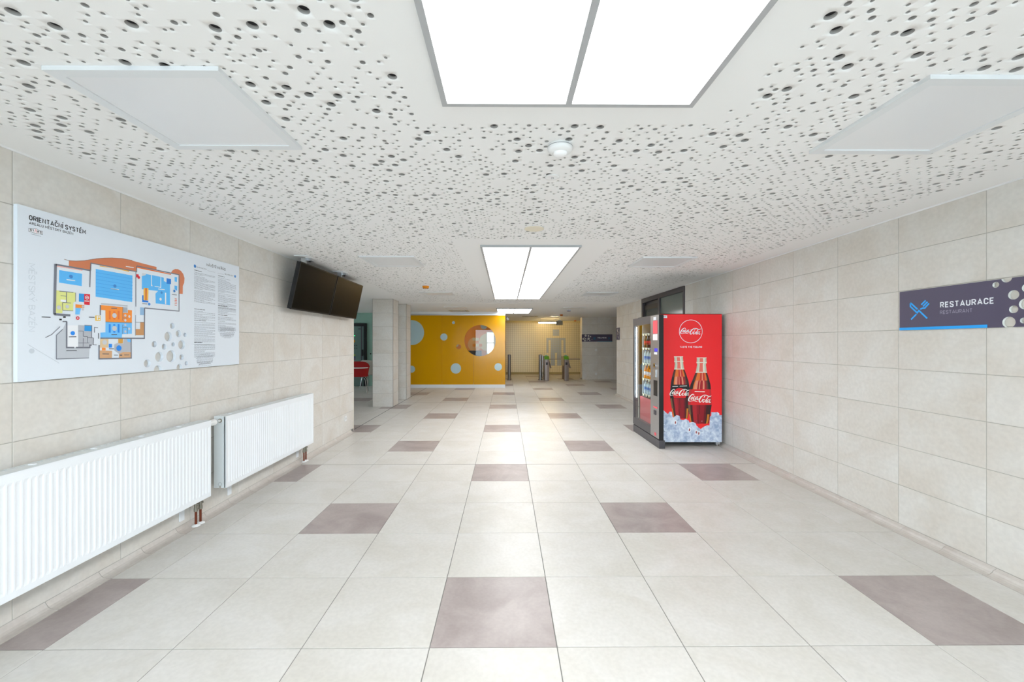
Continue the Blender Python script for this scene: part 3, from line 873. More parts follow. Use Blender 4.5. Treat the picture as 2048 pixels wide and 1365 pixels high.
# ------------------------------------------------------------------ stone clad pillars
def pillar(x0, x1, y0, y1, label):
    mb = MB(); g = .004
    mb.box(x0 + g, x1 - g, y0 + g, y1 - g, 0, ZC)
    p = mb.build('pillar', M_WGROUT, loc=((x0 + x1) / 2, (y0 + y1) / 2, 0), label=label, cat='pillar', group='stone clad pillars')
    rows = [0.0] + [.298 * r for r in range(1, 9)] + [ZC]
    for z0, z1 in zip(rows[:-1], rows[1:]):
        wall_tile(p, 'y', y0, x0 + .002, x1 - .002, z0, z1, -1)
        wall_tile(p, 'y', y1, x0 + .002, x1 - .002, z0, z1, 1)
        wall_tile(p, 'x', x1, y0 + .002, y1 - .002, z0, z1, 1)
        wall_tile(p, 'x', x0, y0 + .002, y1 - .002, z0, z1, -1)
    for xx in (x0, x1):
        for yy in (y0, y1):
            mb = MB(); mb.box(xx - .003, xx + .003, yy - .003, yy + .003, 0, ZC); mb.build('corner_profile', M_STEEL, p)
pillar(-2.605, -2.15, 7.47, 7.945, 'stone clad square pillar nearest the end of the left wall')
pillar(-2.605, -2.14, 8.69, 9.165, 'stone clad square pillar nearer the ochre glass wall')

# ------------------------------------------------------------------ lit ceiling panels
M_GLOW = mat('lit_diffuser', (255, 255, 255), .5, emit=(252, 252, 253), es=CEIL_LIGHT)
M_LFR = mat('light_frame_grey', (176, 178, 180), .4)
def lit_panel(x0, x1, y0, y1, label, ribs=()):
    t = thing('ceiling_light', ((x0 + x1) / 2, (y0 + y1) / 2, ZC - .022), label, 'ceiling light', 'long lit ceiling panels')
    w = .022; xm = (x0 + x1) / 2
    fr = MB()
    fr.box(x0, x1, y0, y0 + w, ZC - .022, ZC); fr.box(x0, x1, y1 - w, y1, ZC - .022, ZC)
    fr.box(x0, x0 + w, y0 + w, y1 - w, ZC - .022, ZC); fr.box(x1 - w, x1, y0 + w, y1 - w, ZC - .022, ZC)
    fr.build('frame', M_LFR, t)
    d = MB(); d.box(xm - .012, xm + .012, y0 + w, y1 - w, ZC - .024, ZC - .002); d.build('divider_bar', M_LFR, t)
    for a, b in ((x0 + w, xm - .012), (xm + .012, x1 - w)):
        p = MB(); p.box(a, b, y0 + w, y1 - w, ZC - .014, ZC - .004); p.build('diffuser', M_GLOW, t)
lit_panel(*LIGHTS[0], 'large twin lit ceiling panel nearest the camera, cut by the top edge of the photo')
lit_panel(*LIGHTS[1], 'long twin lit ceiling panel in the middle of the hall')
lit_panel(*LIGHTS[2], 'short twin lit ceiling panel farthest away, before the ochre glass wall')

# ------------------------------------------------------------------ square unlit ceiling panels
M_FROST = mat('frosted_panel', (232, 233, 235), .3)
def square_panel(x0, y0, label, s=.615):
    t = thing('ceiling_panel', (x0 + s / 2, y0 + s / 2, ZC - .016), label, 'ceiling panel', 'square unlit ceiling panels')
    w = .042; x1, y1 = x0 + s, y0 + s
    F = Frame((0, 0, ZC), (1, 0, 0), (0, -1, 0))   # faces down
    fr = MB()
    o = [(x0, -y1), (x1, -y1), (x1, -y0), (x0, -y0)]; i = [(x0 + w, -y1 + w), (x1 - w, -y1 + w), (x1 - w, -y0 - w), (x0 + w, -y0 - w)]
    fr.prism(o, [i], F, 0, .016); fr.build('frame', M_ALUW, t)
    p = MB(); p.box(x0 + w, x1 - w, y0 + w, y1 - w, ZC - .011, ZC - .001); p.build('diffuser', M_FROST, t)
square_panel(-1.265, -.502, 'square unlit ceiling panel nearest the camera on the left, above the orientation board')
square_panel(1.893, -.475, 'square unlit ceiling panel nearest the camera on the right, cut by the photo edge')
square_panel(-1.285, 2.762, 'square unlit ceiling panel on the left, beside the televisions')
square_panel(1.91, 2.785, 'square unlit ceiling panel on the right, above the vending machine')
square_panel(-1.30, 6.14, 'square unlit ceiling panel on the left, behind the orange smoke detector')
square_panel(1.91, 6.15, 'square unlit ceiling panel on the right, third from the camera')
square_panel(-1.34, 9.60, 'square unlit ceiling panel on the left, farthest from the camera')
square_panel(1.94, 9.62, 'square unlit ceiling panel on the right, fourth from the camera')
square_panel(2.0, 13.42, 'square unlit ceiling panel above the turnstiles, faint and thin in view', .62)
def vent(x0, y0, label):
    t = thing('ceiling_vent', (x0 + .29, y0 + .29, ZC - .012), label, 'vent', 'square ceiling vents')
    F = Frame((0, 0, ZC), (1, 0, 0), (0, -1, 0)); s = .58; w = .07
    fr = MB(); fr.prism([(x0, -y0 - s), (x0 + s, -y0 - s), (x0 + s, -y0), (x0, -y0)], [[(x0 + w, -y0 - s + w), (x0 + s - w, -y0 - s + w), (x0 + s - w, -y0 - w), (x0 + w, -y0 - w)]], F, 0, .012)
    fr.build('frame', mat('vent_beige', (206, 196, 176), .5), t)
    b = MB(); b.box(x0 + w, x0 + s - w, y0 + w, y0 + s - w, ZC - .003, ZC - .001); b.build('throat', M_BLACK, t)
    for q in range(9):
        xx = x0 + w + .02 + q * .045
        b = MB(); b.box(xx, xx + .022, y0 + w, y0 + s - w, ZC - .011, ZC - .004); b.build('slat', M_ALUW, t)
vent(-1.36, 10.74, 'slatted square ceiling vent just before the ochre glass wall')
vent(.96, 13.5, 'slatted square ceiling vent in the turnstile passage')

# ------------------------------------------------------------------ ceiling devices
pir = thing('motion_detector', (.625, .088, ZC - .048), 'round white motion detector on the ceiling behind the nearest lit panel', 'detector')
mb = MB(); mb.lathe([(.058, 0), (.0615, -.006), (.0615, -.022), (.056, -.030), (.045, -.036), (.036, -.038), (0, -.038)], (.625, .088, ZC), 36); mb.build('body', M_WHITE, pir)
mb = MB(); mb.lathe([(.036, -.036), (.035, -.043), (.028, -.050), (.015, -.054), (0, -.055)], (.625, .088, ZC), 28); mb.build('lens', mat('milky_lens', (244, 245, 246), .3), pir)
mb = MB(); mb.lathe([(.0618, -.010), (.0622, -.0115), (.0618, -.013)], (.625, .088, ZC), 36); mb.build('seam', mat('seam_grey', (150, 152, 154), .6), pir)
sp = thing('ceiling_sprinkler', (.63, .486, ZC - .008), 'small flush white ceiling fitting behind the motion detector', 'sprinkler')
mb = MB(); mb.lathe([(.043, 0), (.042, -.004), (.03, -.006), (.014, -.004), (0, -.004)], (.63, .486, ZC), 28); mb.build('rosette', M_WHITE, sp)
for q in range(3):
    a = q * 2.1; mb = MB(); mb.cyl((.63 + .006 * math.cos(a), .486 + .006 * math.sin(a), ZC - .010), (.63 + .006 * math.cos(a), .486 + .006 * math.sin(a), ZC - .003), .0025, n=8); mb.build('pin', M_ALU, sp)
mb = MB(); mb.lathe([(.084, 0), (.083, -.004), (.07, -.006), (0, -.006)], (.60, 1.621, ZC), 36)
mb.build('ceiling_cover', mat('cream_cover', (232, 224, 204), .5), label='flat cream disc on the ceiling before the long lit panel', cat='cover')
def detector(x, y, r, col, label):
    t = thing('smoke_detector', (x, y, ZC - .06), label, 'detector', 'small ceiling detectors')
    c = mat('detector_%d%d%d' % col, col, .45)
    mb = MB(); mb.lathe([(r * .9, 0), (r * .95, -.008), (r * .9, -.012)], (x, y, ZC), 24); mb.build('base', M_WHITE, t)
    mb = MB(); mb.lathe([(r * .85, -.010), (r, -.022), (r * .92, -.038), (r * .7, -.052), (r * .4, -.058), (0, -.058)], (x, y, ZC), 24); mb.build('head', c, t)
    mb = MB()
    for q in range(12):
        a = q * math.pi / 6; mb.box(x + r * .72 * math.cos(a) - .006, x + r * .72 * math.cos(a) + .006, y + r * .72 * math.sin(a) - .006, y + r * .72 * math.sin(a) + .006, ZC - .056, ZC - .046)
    mb.build('intake_slots', mat('detector_slot', tuple(int(v * .55) for v in col), .6), t)
detector(-1.0, 5.22, .058, (240, 150, 24), 'orange smoke detector on the ceiling beside the left pillar')
detector(2.23, 10.6, .06, (176, 182, 200), 'bluish white ceiling detector over the far right floor')
detector(2.27, 12.6, .055, (222, 120, 30), 'orange smoke detector on the ceiling above the turnstiles')
detector(3.38, 16.5, .055, (216, 118, 40), 'orange smoke detector on the corridor ceiling farthest away')
cc = thing('security_camera', (.40, 11.5, 2.13), 'small dark security camera on the end of the ochre glass wall', 'camera')
mb = MB(); mb.cyl((.40, 11.52, 2.19), (.425, 11.40, 2.165), .035, n=16); mb.build('body', M_ANTH, cc)
mb = MB(); mb.cyl((.425, 11.40, 2.165), (.427, 11.392, 2.164), .030, n=16); mb.build('lens', M_ALU, cc)
mb = MB(); mb.box(.35, .40, 11.48, 11.52, 2.19, 2.25); mb.build('bracket', M_BLACK, cc)

# ------------------------------------------------------------------ televisions hung from the ceiling by the left wall
M_SCREEN = mat('screen_off', (9, 8, 6), .28, spec=.08)
M_CASE = mat('tv_case', (20, 21, 25), .45)
def television(y0, y1, label):
    o = Vector((-2.0, y0, 1.80)); tl = Vector((-1.886, y0, 2.325))
    F = Frame(o, (0, 1, 0), tuple(tl - o)); W = y1 - y0; H = (tl - o).length
    t = thing('television', (-1.96, (y0 + y1) / 2, 1.80), label, 'television', 'wall televisions')
    mb = MB(); mb.prism([(0, 0), (W, 0), (W, H), (0, H)], [[(.012, .016), (W - .012, .016), (W - .012, H - .012), (.012, H - .012)]], F, -.012, .002); mb.build('bezel', M_CASE, t)
    mb = MB(); mb.prism([(.012, .016), (W - .012, .016), (W - .012, H - .012), (.012, H - .012)], [], F, -.010, 0); mb.build('screen', M_SCREEN, t)
    mb = MB(); mb.prism([(.004, .004), (W - .004, .004), (W - .004, H - .004), (.004, H - .004)], [], F, -.045, -.011); mb.build('case', M_CASE, t)
    mb = MB(); mb.prism([(.12, .1), (W - .12, .1), (W - .12, H - .1), (.12, H - .1)], [], F, -.075, -.045); mb.build('rear_housing', M_CASE, t)
    mt = MB(); mt.bbox(-1.99, -1.84, y0 + .05, y0 + .25, ZC - .012, ZC, .003); m = mt.build('ceiling_mount', M_ALUW, t)
    mb = MB(); mb.box(-1.95, -1.90, y0 + .13, y0 + .17, 2.28, ZC - .010); mb.box(-1.93, -1.85, y0 + .17, y0 + .24, ZC - .04, ZC - .010); mb.build('hook', M_ALU, m)
    mb = MB(); mb.cyl((-1.885, y0 + .21, ZC - .05), (-1.885, y0 + .21, ZC - .035), .014, n=12); mb.build('knob', M_BLACK, m)
television(2.674, 3.685, 'black switched-off television tilted from the ceiling, nearer the orientation board')
television(3.712, 4.70, 'black switched-off television tilted from the ceiling, at the end of the left wall')

# ------------------------------------------------------------------ panel radiators on the left wall
M_RAD = mat('radiator_enamel', (238, 242, 246), .3)
M_RADS = mat('radiator_side', (214, 220, 222), .35)
M_COPPER = mat('oxidised_copper', (122, 62, 44), .35, metal=.75)
M_NICKEL = mat('nickel_valve', (150, 146, 134), .3, metal=.85)
def radiator(y0, y1, label, pipes, valve_far):
    z0, z1 = .215, .815; xb, xf = -2.082, -1.984
    t = thing('radiator', (-2.03, (y0 + y1) / 2, 0), label, 'radiator', 'white panel radiators')
    # profiled front sheet
    mb = MB(); pitch = (y1 - y0 - .03) / round((y1 - y0 - .03) / .0333); n = round((y1 - y0 - .03) / pitch)
    cols = [(y0, 0), (y0 + .012, 0)]
    for q in range(n):
        a = y0 + .015 + q * pitch
        cols += [(a + pitch * .12, 0), (a + pitch * .28, 1), (a + pitch * .5, 1.12), (a + pitch * .72, 1), (a + pitch * .88, 0)]
    cols += [(y1 - .012, 0), (y1, 0)]
    rows = [(z0, 0), (z0 + .032, 0), (z0 + .046, 1), (z0 + .06, 1), (z1 - .072, 1), (z1 - .058, 1), (z1 - .044, 0), (z1, 0)]
    D = .0036
    vs = [(xf - D * c * r, yy, zz) for zz, r in rows for yy, c in cols]
    k = len(cols)
    fs = [(j * k + i, j * k + i + 1, (j + 1) * k + i + 1, (j + 1) * k + i) for j in range(len(rows) - 1) for i in range(k - 1)]
    mb.add(vs, fs, 0, False)
    mb.box(xf - .016, xf - .009, y0, y1, z0 + .002, z1 - .002)
    mb.build('front_panel', M_RAD, t)
    mb = MB(); mb.box(xb, xb + .010, y0 + .002, y1 - .002, z0 + .005, z1 - .005); mb.build('rear_panel', M_RAD, t)
    for e, (a, b) in enumerate(((y0, y0 + .004), (y1 - .004, y1))):
        F = Frame((0, a if e == 0 else b, 0), (1, 0, 0) if e == 0 else (-1, 0, 0))
        xs = (lambda x: x) if e == 0 else (lambda x: -x)
        ol = [(xs(xb - .002), z0), (xs(-2.041), z0), (xs(-2.041), z0 + .018), (xs(-2.025), z0 + .018), (xs(-2.025), z0), (xs(xf - .004), z0), (xs(xf - .004), z1 + .002), (xs(xb - .002), z1 + .002)]
        if e: ol = ol[::-1]
        mb = MB(); mb.prism(ol, [], F, -.004, 0); cv = mb.build('side_cover', M_RADS, t)
        mb = MB(); mb.prism(circle(xs(-2.033), z1 - .035, .017, 20), [], F, 0, .003); mb.build('plug_ring', M_NICKEL, cv)
        mb = MB(); mb.prism(circle(xs(-2.033), z1 - .035, .010, 16), [], F, .003, .012); mb.build('plug', M_WHITE, cv)
        mb = MB(); mb.ring(xs(-2.033), z0 + .032, .013, .016, F, .0006, 0, 24); mb.build('port_mark', mat('port_grey', (150, 156, 158), .5), cv)
    # top grille with slots
    F = Frame((0, 0, z1), (1, 0, 0), (0, 1, 0))
    slots = []
    q = y0 + .02
    while q < y1 - .06:
        slots.append([(xb + .014, q), (xb + .024, q), (xb + .024, q + .024), (xb + .014, q + .024)])
        q += .04
    mb = MB(); mb.prism([(xb, y0 + .004), (xf - .004, y0 + .004), (xf - .004, y1 - .004), (xb, y1 - .004)], slots, F, -.003, .002); gr = mb.build('top_grille', M_RADS, t)
    q = y0 + .12
    while q < y1 - .1:
        mb = MB(); mb.bbox(-2.046, -2.018, q, q + .018, z1 + .002, z1 + .007, .002); mb.build('clip', M_RAD, gr); q += .32
    for q in (y0 + .22, y1 - .16):
        mb = MB(); mb.box(XL + .001, XL + .008, q, q + .045, .075, z1 - .06); mb.box(XL + .008, xb, q + .015, q + .030, z1 - .16, z1 - .10); mb.box(XL + .008, xb, q + .015, q + .030, z0 + .06, z0 + .12); mb.build('wall_bracket', M_RAD, t)
    for py in pipes:
        px = -2.062
        mb = MB(); mb.cyl((px, py, .004), (px, py, .125), .0085, n=14); p = mb.build('pipe', M_COPPER, t)
        mb = MB(); mb.lathe([(.030, .002), (.028, .008), (.016, .012), (.009, .016)], (px, py, .0), 24); mb.build('rosette', M_WHITE, p)
        mb = MB(); mb.cyl((px, py, .115), (px, py, .140), .0145, n=6); mb.cyl((px, py, .140), (px, py, .175), .012, n=16); mb.cyl((px, py, .175), (px, py, .196), .0155, n=6); mb.cyl((px, py, .196), (px, py, z0 + .01), .010, n=14)
        mb.cyl((px, py, .165), (px + .018, py + .008, .168), .008, n=10)
        mb.build('valve', M_NICKEL, p)
    if valve_far:
        v = MB(); v.cyl((-2.033, y1, z1 - .035), (-2.033, y1 + .020, z1 - .035), .018, n=20); vv = v.build('thermostat_collar', M_WHITE, t)
        v = MB(); v.cyl((-2.033, y1 + .020, z1 - .035), (-2.033, y1 + .108, z1 - .035), .022, .026, n=24); v.build('thermostat_head', M_WHITE, t)
        for q in range(8):
            a = q * math.pi / 4; v = MB(); v.box(-2.033 + .0225 * math.cos(a) - .002, -2.033 + .0225 * math.cos(a) + .002, y1 + .050, y1 + .104, z1 - .035 + .0225 * math.sin(a) - .002, z1 - .035 + .0225 * math.sin(a) + .002); v.build('grip_rib', M_RADS, vv)
radiator(-.605, 1.395, 'long white panel radiator nearest the camera, under the orientation board', (1.338, 1.388), True)
radiator(1.575, 3.195, 'white panel radiator farther along the left wall, below the televisions', (3.115, 3.165), False)

# ------------------------------------------------------------------ glazed dark frame in the right wall behind the vending machine
d2 = thing('door_2', (3.43, 6.3, 0), None, None, kind='structure'); d2['label'] = 'anthracite glazed door frame in the right wall behind the vending machine'
X0, X1 = 3.385, 3.455
fr = MB(); fr.box(X0, X1, 5.17, 7.47, 2.31, 2.40); fr.box(X0, X1, 5.17, 5.25, 0, 2.31); fr.box(X0, X1, 7.39, 7.47, 0, 2.31); fr.box(X0, X1, 6.36, 6.44, 0, 2.31); fr.box(X0, X1, 5.25, 7.39, 0, .08)
fr.build('frame', M_ANTH, d2)
p = MB(); p.box(3.41, 3.418, 5.25, 6.36, .08, 2.31); p.build('pane', mat('grey_green_pane', (98, 108, 102), .12, spec=.5), d2)
p = MB(); p.box(3.42, 3.45, 6.46, 6.54, .08, 2.24); p.box(3.42, 3.45, 7.30, 7.38, .08, 2.24); p.box(3.42, 3.45, 6.54, 7.30, 2.14, 2.24); p.build('leaf_frame', M_BLACK, d2)
p = MB(); p.box(3.43, 3.438, 6.54, 7.30, .08, 2.14); p.build('leaf_pane', mat('dark_pane', (58, 66, 64), .1, spec=.5), d2)
p = MB(); p.box(3.46, 3.6, 5.1, 7.55, 0, ZC); p.build('reveal', M_ANTH, d2)

# digitised artwork of the printed boards, in metres from the lower left corner
POLYS=[('terra',[(0.251,0.659),(0.29,0.664),(0.337,0.675),(0.367,0.686),(0.411,0.701),(0.46,0.715),(0.51,0.726),(0.581,0.736),(0.655,0.738),(0.639,0.737),(0.689,0.735),(0.757,0.732),(0.849,0.729),(0.849,0.709),(0.689,0.708),(0.684,0.67),(0.639,0.67),(0.633,0.671),(0.379,0.668),(0.375,0.624),(0.251,0.627)]),('terra',[(0.979,0.711),(0.993,0.73),(1.017,0.744),(1.042,0.747),(1.072,0.74),(1.097,0.719),(1.109,0.689),(1.105,0.653),(1.092,0.628),(1.091,0.567),(1.052,0.565),(1.051,0.705)]),('court',[(0.184,0.239),(0.217,0.272),(0.239,0.315),(0.239,0.171),(0.37,0.17),(0.365,0.108),(0.184,0.109)]),('rgrey',[(0.303,0.299),(0.338,0.299),(0.338,0.265),(0.381,0.266),(0.381,0.229),(0.39,0.227),(0.39,0.185),(0.37,0.183),(0.37,0.171),(0.303,0.173)]),('white',[(0.242,0.295),(0.302,0.297),(0.301,0.173),(0.242,0.174)]),('pool',[(0.199,0.597),(0.325,0.597),(0.323,0.525),(0.198,0.528)]),('pool',[(0.407,0.639),(0.657,0.639),(0.655,0.464),(0.406,0.473)]),('pool',[(0.729,0.646),(0.761,0.666),(0.886,0.666),(0.913,0.663),(0.913,0.639),(0.969,0.627),(0.969,0.472),(0.842,0.473),(0.84,0.541),(0.862,0.562),(0.786,0.56),(0.729,0.558)]),('pale',[(0.731,0.668),(0.761,0.669),(0.761,0.658),(0.729,0.646)]),('pool2',[(0.937,0.664),(0.978,0.664),(0.978,0.626),(0.937,0.624)]),('pool',[(1.012,0.684),(1.036,0.685),(1.034,0.65),(1.012,0.65)]),('pool',[(1.011,0.621),(1.037,0.621),(1.036,0.583),(1.011,0.595)]),('white',[(0.803,0.664),(0.809,0.665),(0.809,0.601),(0.816,0.591),(0.803,0.589)]),('white',[(0.833,0.594),(0.882,0.593),(0.884,0.668),(0.888,0.669),(0.888,0.588),(0.833,0.59)]),('white',[(0.923,0.558),(0.934,0.557),(0.934,0.474),(0.923,0.475)]),('orange2',[(0.743,0.569),(0.782,0.572),(0.779,0.487),(0.743,0.485)]),('red',[(0.757,0.568),(0.768,0.569),(0.766,0.486),(0.757,0.486)]),('pool2',[(0.731,0.518),(0.742,0.519),(0.742,0.485),(0.78,0.486),(0.78,0.473),(0.731,0.471)]),('coral',[(1.013,0.525),(1.034,0.525),(1.033,0.52),(1.012,0.52)]),('coral',[(1.013,0.513),(1.034,0.514),(1.033,0.509),(1.012,0.508)]),('coral',[(1.013,0.502),(1.034,0.502),(1.033,0.497),(1.012,0.497)]),('coral',[(1.013,0.491),(1.034,0.491),(1.033,0.486),(1.012,0.486)]),('coral',[(1.013,0.479),(1.034,0.479),(1.033,0.475),(1.012,0.474)]),('orange2',[(0.432,0.664),(0.633,0.666),(0.632,0.659),(0.51,0.663),(0.431,0.658)]),('pinkish',[(0.185,0.62),(0.328,0.62),(0.327,0.614),(0.185,0.613)]),('orange3',[(0.691,0.704),(0.979,0.701),(0.978,0.695),(0.691,0.695)]),('lemon',[(0.184,0.484),(0.288,0.483),(0.287,0.432),(0.275,0.425),(0.274,0.379),(0.217,0.379),(0.215,0.36),(0.178,0.36),(0.178,0.422),(0.183,0.423)]),('white',[(0.206,0.436),(0.236,0.436),(0.236,0.423),(0.206,0.424)]),('cyan',[(0.307,0.481),(0.337,0.482),(0.336,0.433),(0.306,0.434)]),('crimson',[(0.337,0.482),(0.372,0.483),(0.37,0.42),(0.337,0.42)]),('orange',[(0.287,0.417),(0.337,0.418),(0.337,0.399),(0.287,0.397)]),('sky',[(0.287,0.396),(0.319,0.397),(0.313,0.376),(0.311,0.36),(0.286,0.359)]),('orange',[(0.435,0.426),(0.586,0.426),(0.586,0.389),(0.623,0.391),(0.623,0.41),(0.653,0.41),(0.652,0.329),(0.469,0.325),(0.468,0.396),(0.436,0.396)]),('sky',[(0.469,0.325),(0.652,0.327),(0.652,0.256),(0.581,0.252),(0.579,0.228),(0.436,0.227),(0.436,0.259),(0.468,0.261)]),('orange3',[(0.49,0.395),(0.503,0.395),(0.503,0.342),(0.49,0.342)]),('blue',[(0.49,0.312),(0.503,0.312),(0.503,0.26),(0.49,0.26)]),('orange3',[(0.52,0.394),(0.534,0.394),(0.534,0.343),(0.52,0.344)]),('blue',[(0.52,0.314),(0.534,0.313),(0.534,0.261),(0.52,0.261)]),('orange3',[(0.55,0.399),(0.563,0.399),(0.563,0.345),(0.55,0.345)]),('blue',[(0.55,0.315),(0.563,0.315),(0.563,0.261),(0.55,0.262)]),('greyb',[(0.588,0.425),(0.619,0.426),(0.619,0.392),(0.588,0.391)]),('court',[(0.44,0.439),(0.621,0.441),(0.62,0.431),(0.439,0.429)]),('cyan',[(0.339,0.298),(0.381,0.298),(0.381,0.266),(0.338,0.266)]),('paleb',[(0.715,0.435),(0.748,0.435),(0.747,0.384),(0.714,0.383)]),('wood',[(0.716,0.336),(0.746,0.336),(0.744,0.249),(0.679,0.248),(0.679,0.288),(0.715,0.289)]),('wood2',[(0.43,0.151),(0.512,0.147),(0.511,0.102),(0.429,0.104)]),('wood2',[(0.559,0.129),(0.588,0.138),(0.644,0.137),(0.644,0.098),(0.559,0.101)]),('tan',[(0.435,0.225),(0.488,0.224),(0.486,0.168),(0.433,0.168)]),('rgrey',[(0.592,0.225),(0.646,0.224),(0.644,0.138),(0.588,0.138),(0.559,0.127),(0.527,0.149),(0.527,0.187),(0.552,0.197),(0.588,0.19)]),('ochre',[(0.554,0.224),(0.588,0.224),(0.586,0.192),(0.554,0.195)]),('sky',[(0.614,0.222),(0.644,0.221),(0.644,0.201),(0.621,0.203)]),('blue',[(0.49,0.191),(0.512,0.19),(0.511,0.167),(0.49,0.167)]),('orange',[(0.445,0.168),(0.469,0.167),(0.469,0.15),(0.445,0.151)]),('ochre2',[(0.404,0.36),(0.436,0.361),(0.436,0.33),(0.404,0.329)]),('crimson',[(0.683,0.652),(0.703,0.654),(0.703,0.633),(0.683,0.631)])]
DISCS=[('silver',0.527,0.368,0.015),('silver',0.527,0.287,0.016),('silver',0.462,0.2,0.015),('silver',0.196,0.391,0.011),('silver',0.241,0.4,0.01),('silver',0.603,0.373,0.008),('silver',0.632,0.368,0.008),('silver',0.603,0.342,0.008),('silver',0.603,0.312,0.008),('silver',0.632,0.288,0.008),('silver',0.603,0.269,0.008),('silver',0.328,0.408,0.007),('silver',0.328,0.39,0.006),('blue',0.558,0.163,0.018),('blue',0.271,0.252,0.012),('blue2',0.261,0.571,0.01),('blue2',0.53,0.553,0.01),('blue2',0.786,0.463,0.01),('blue2',1.008,0.58,0.01),('blue2',0.891,0.554,0.009),('crimson',0.299,0.339,0.01),('crimson',0.703,0.634,0.01),('white',0.299,0.339,0.004),('white',0.352,0.462,0.011),('crimson',0.352,0.462,0.008),('white',0.352,0.462,0.004),('white',0.882,0.506,0.01),('white',0.415,0.352,0.006),('white',0.427,0.353,0.005),('white',0.415,0.34,0.005),('white',0.427,0.338,0.004),('blue2',1.217,0.801,0.013),('blue2',1.714,0.797,0.012)]
LINES=[('wall',0.009,[(0.18,0.624),(0.375,0.624)]),('wall',0.014,[(0.18,0.626),(0.177,0.502),(0.174,0.352)]),('wall',0.012,[(0.173,0.352),(0.258,0.352)]),('wall',0.006,[(0.375,0.624),(0.377,0.668),(0.688,0.669),(0.688,0.706)]),('wall',0.007,[(0.689,0.707),(1.054,0.707),(1.054,0.434),(0.749,0.433)]),('wall',0.006,[(0.373,0.623),(0.37,0.525)]),('wall',0.005,[(0.682,0.667),(0.682,0.437)]),('wall',0.008,[(0.75,0.433),(0.748,0.227),(0.435,0.225)]),('wall',0.007,[(0.435,0.426),(0.435,0.364)]),('wall',0.008,[(0.238,0.316),(0.238,0.171),(0.279,0.17)]),('wall',0.008,[(0.289,0.17),(0.37,0.169),(0.37,0.183),(0.381,0.183)]),('wall',0.008,[(0.427,0.183),(0.427,0.1),(0.647,0.097),(0.646,0.225)]),('wall',0.006,[(0.216,0.315),(0.24,0.316)]),('wall',0.004,[(0.128,0.225),(0.16,0.242),(0.203,0.286)]),('wall',0.004,[(0.184,0.239),(0.217,0.272)]),('wall',0.004,[(0.184,0.239),(0.184,0.109),(0.365,0.108)]),('wall',0.003,[(0.303,0.265),(0.331,0.265),(0.331,0.235)]),('wall',0.003,[(0.331,0.235),(0.355,0.234),(0.355,0.228),(0.39,0.227)]),('wall',0.003,[(0.302,0.196),(0.367,0.196)]),('wall',0.003,[(0.331,0.224),(0.33,0.175)]),('wall',0.003,[(0.356,0.227),(0.356,0.196)]),('wall',0.004,[(0.338,0.299),(0.382,0.299),(0.381,0.229)]),('wall',0.004,[(0.398,0.258),(0.398,0.289),(0.42,0.287)]),('wall',0.003,[(0.586,0.426),(0.585,0.341)]),('wall',0.003,[(0.585,0.312),(0.585,0.253)]),('wall',0.003,[(0.585,0.356),(0.62,0.358)]),('wall',0.003,[(0.619,0.296),(0.619,0.253)]),('wall',0.003,[(0.585,0.295),(0.619,0.296)]),('wall',0.003,[(0.679,0.38),(0.679,0.244)]),('wall',0.003,[(0.679,0.334),(0.747,0.336)]),('wall',0.004,[(0.392,0.226),(0.391,0.185),(0.412,0.184)]),('wall',0.004,[(0.469,0.325),(0.652,0.328)]),('wall',0.004,[(0.199,0.481),(0.275,0.483)]),('wall',0.004,[(0.237,0.479),(0.236,0.423)]),('wall',0.003,[(0.206,0.457),(0.236,0.457)]),('wall',0.003,[(0.215,0.418),(0.217,0.377),(0.274,0.378)]),('wall',0.003,[(0.287,0.482),(0.287,0.432)]),('wall',0.003,[(0.215,0.42),(0.262,0.422)]),('lane',0.002,[(0.407,0.618),(0.657,0.617)]),('lane',0.002,[(0.407,0.598),(0.657,0.595)]),('lane',0.002,[(0.407,0.577),(0.657,0.573)]),('lane',0.002,[(0.407,0.556),(0.657,0.551)]),('lane',0.002,[(0.407,0.535),(0.657,0.53)]),('lane',0.002,[(0.407,0.514),(0.657,0.508)]),('lane',0.002,[(0.407,0.494),(0.657,0.486)]),('terra2',0.003,[(0.225,0.661),(0.251,0.659),(0.29,0.664),(0.337,0.675),(0.367,0.686),(0.411,0.701),(0.46,0.715),(0.51,0.726),(0.581,0.736),(0.655,0.738)]),('ink',0.008,[(0.25,0.231),(0.291,0.232)]),('ink',0.008,[(0.236,0.154),(0.294,0.153)]),('ink',0.007,[(0.506,0.412),(0.545,0.414)]),('ink',0.007,[(0.507,0.248),(0.545,0.249)]),('ink',0.008,[(0.365,0.348),(0.399,0.349)]),('ink',0.008,[(0.491,0.16),(0.524,0.159)]),('ink',0.008,[(0.448,0.13),(0.491,0.128)]),('ink',0.006,[(0.524,0.12),(0.552,0.119)]),('ink',0.012,[(0.564,0.118),(0.581,0.118)]),('ink',0.006,[(0.595,0.119),(0.632,0.118)]),('ink',0.008,[(0.11,0.334),(0.154,0.335)]),('ink',0.008,[(0.424,0.256),(0.424,0.222)]),('ink',0.006,[(0.986,0.552),(1.032,0.553)]),('ink',0.006,[(0.731,0.461),(0.77,0.462)]),('white',0.008,[(0.237,0.55),(0.285,0.551)]),('white',0.008,[(0.502,0.533),(0.559,0.534)]),('white',0.008,[(0.862,0.576),(0.92,0.579)]),('white',0.008,[(0.607,0.69),(0.666,0.692)]),('white',0.008,[(0.339,0.441),(0.366,0.442)]),('black',0.008,[(0.219,0.34),(0.233,0.341)]),('black',0.008,[(0.199,0.325),(0.212,0.326)])]
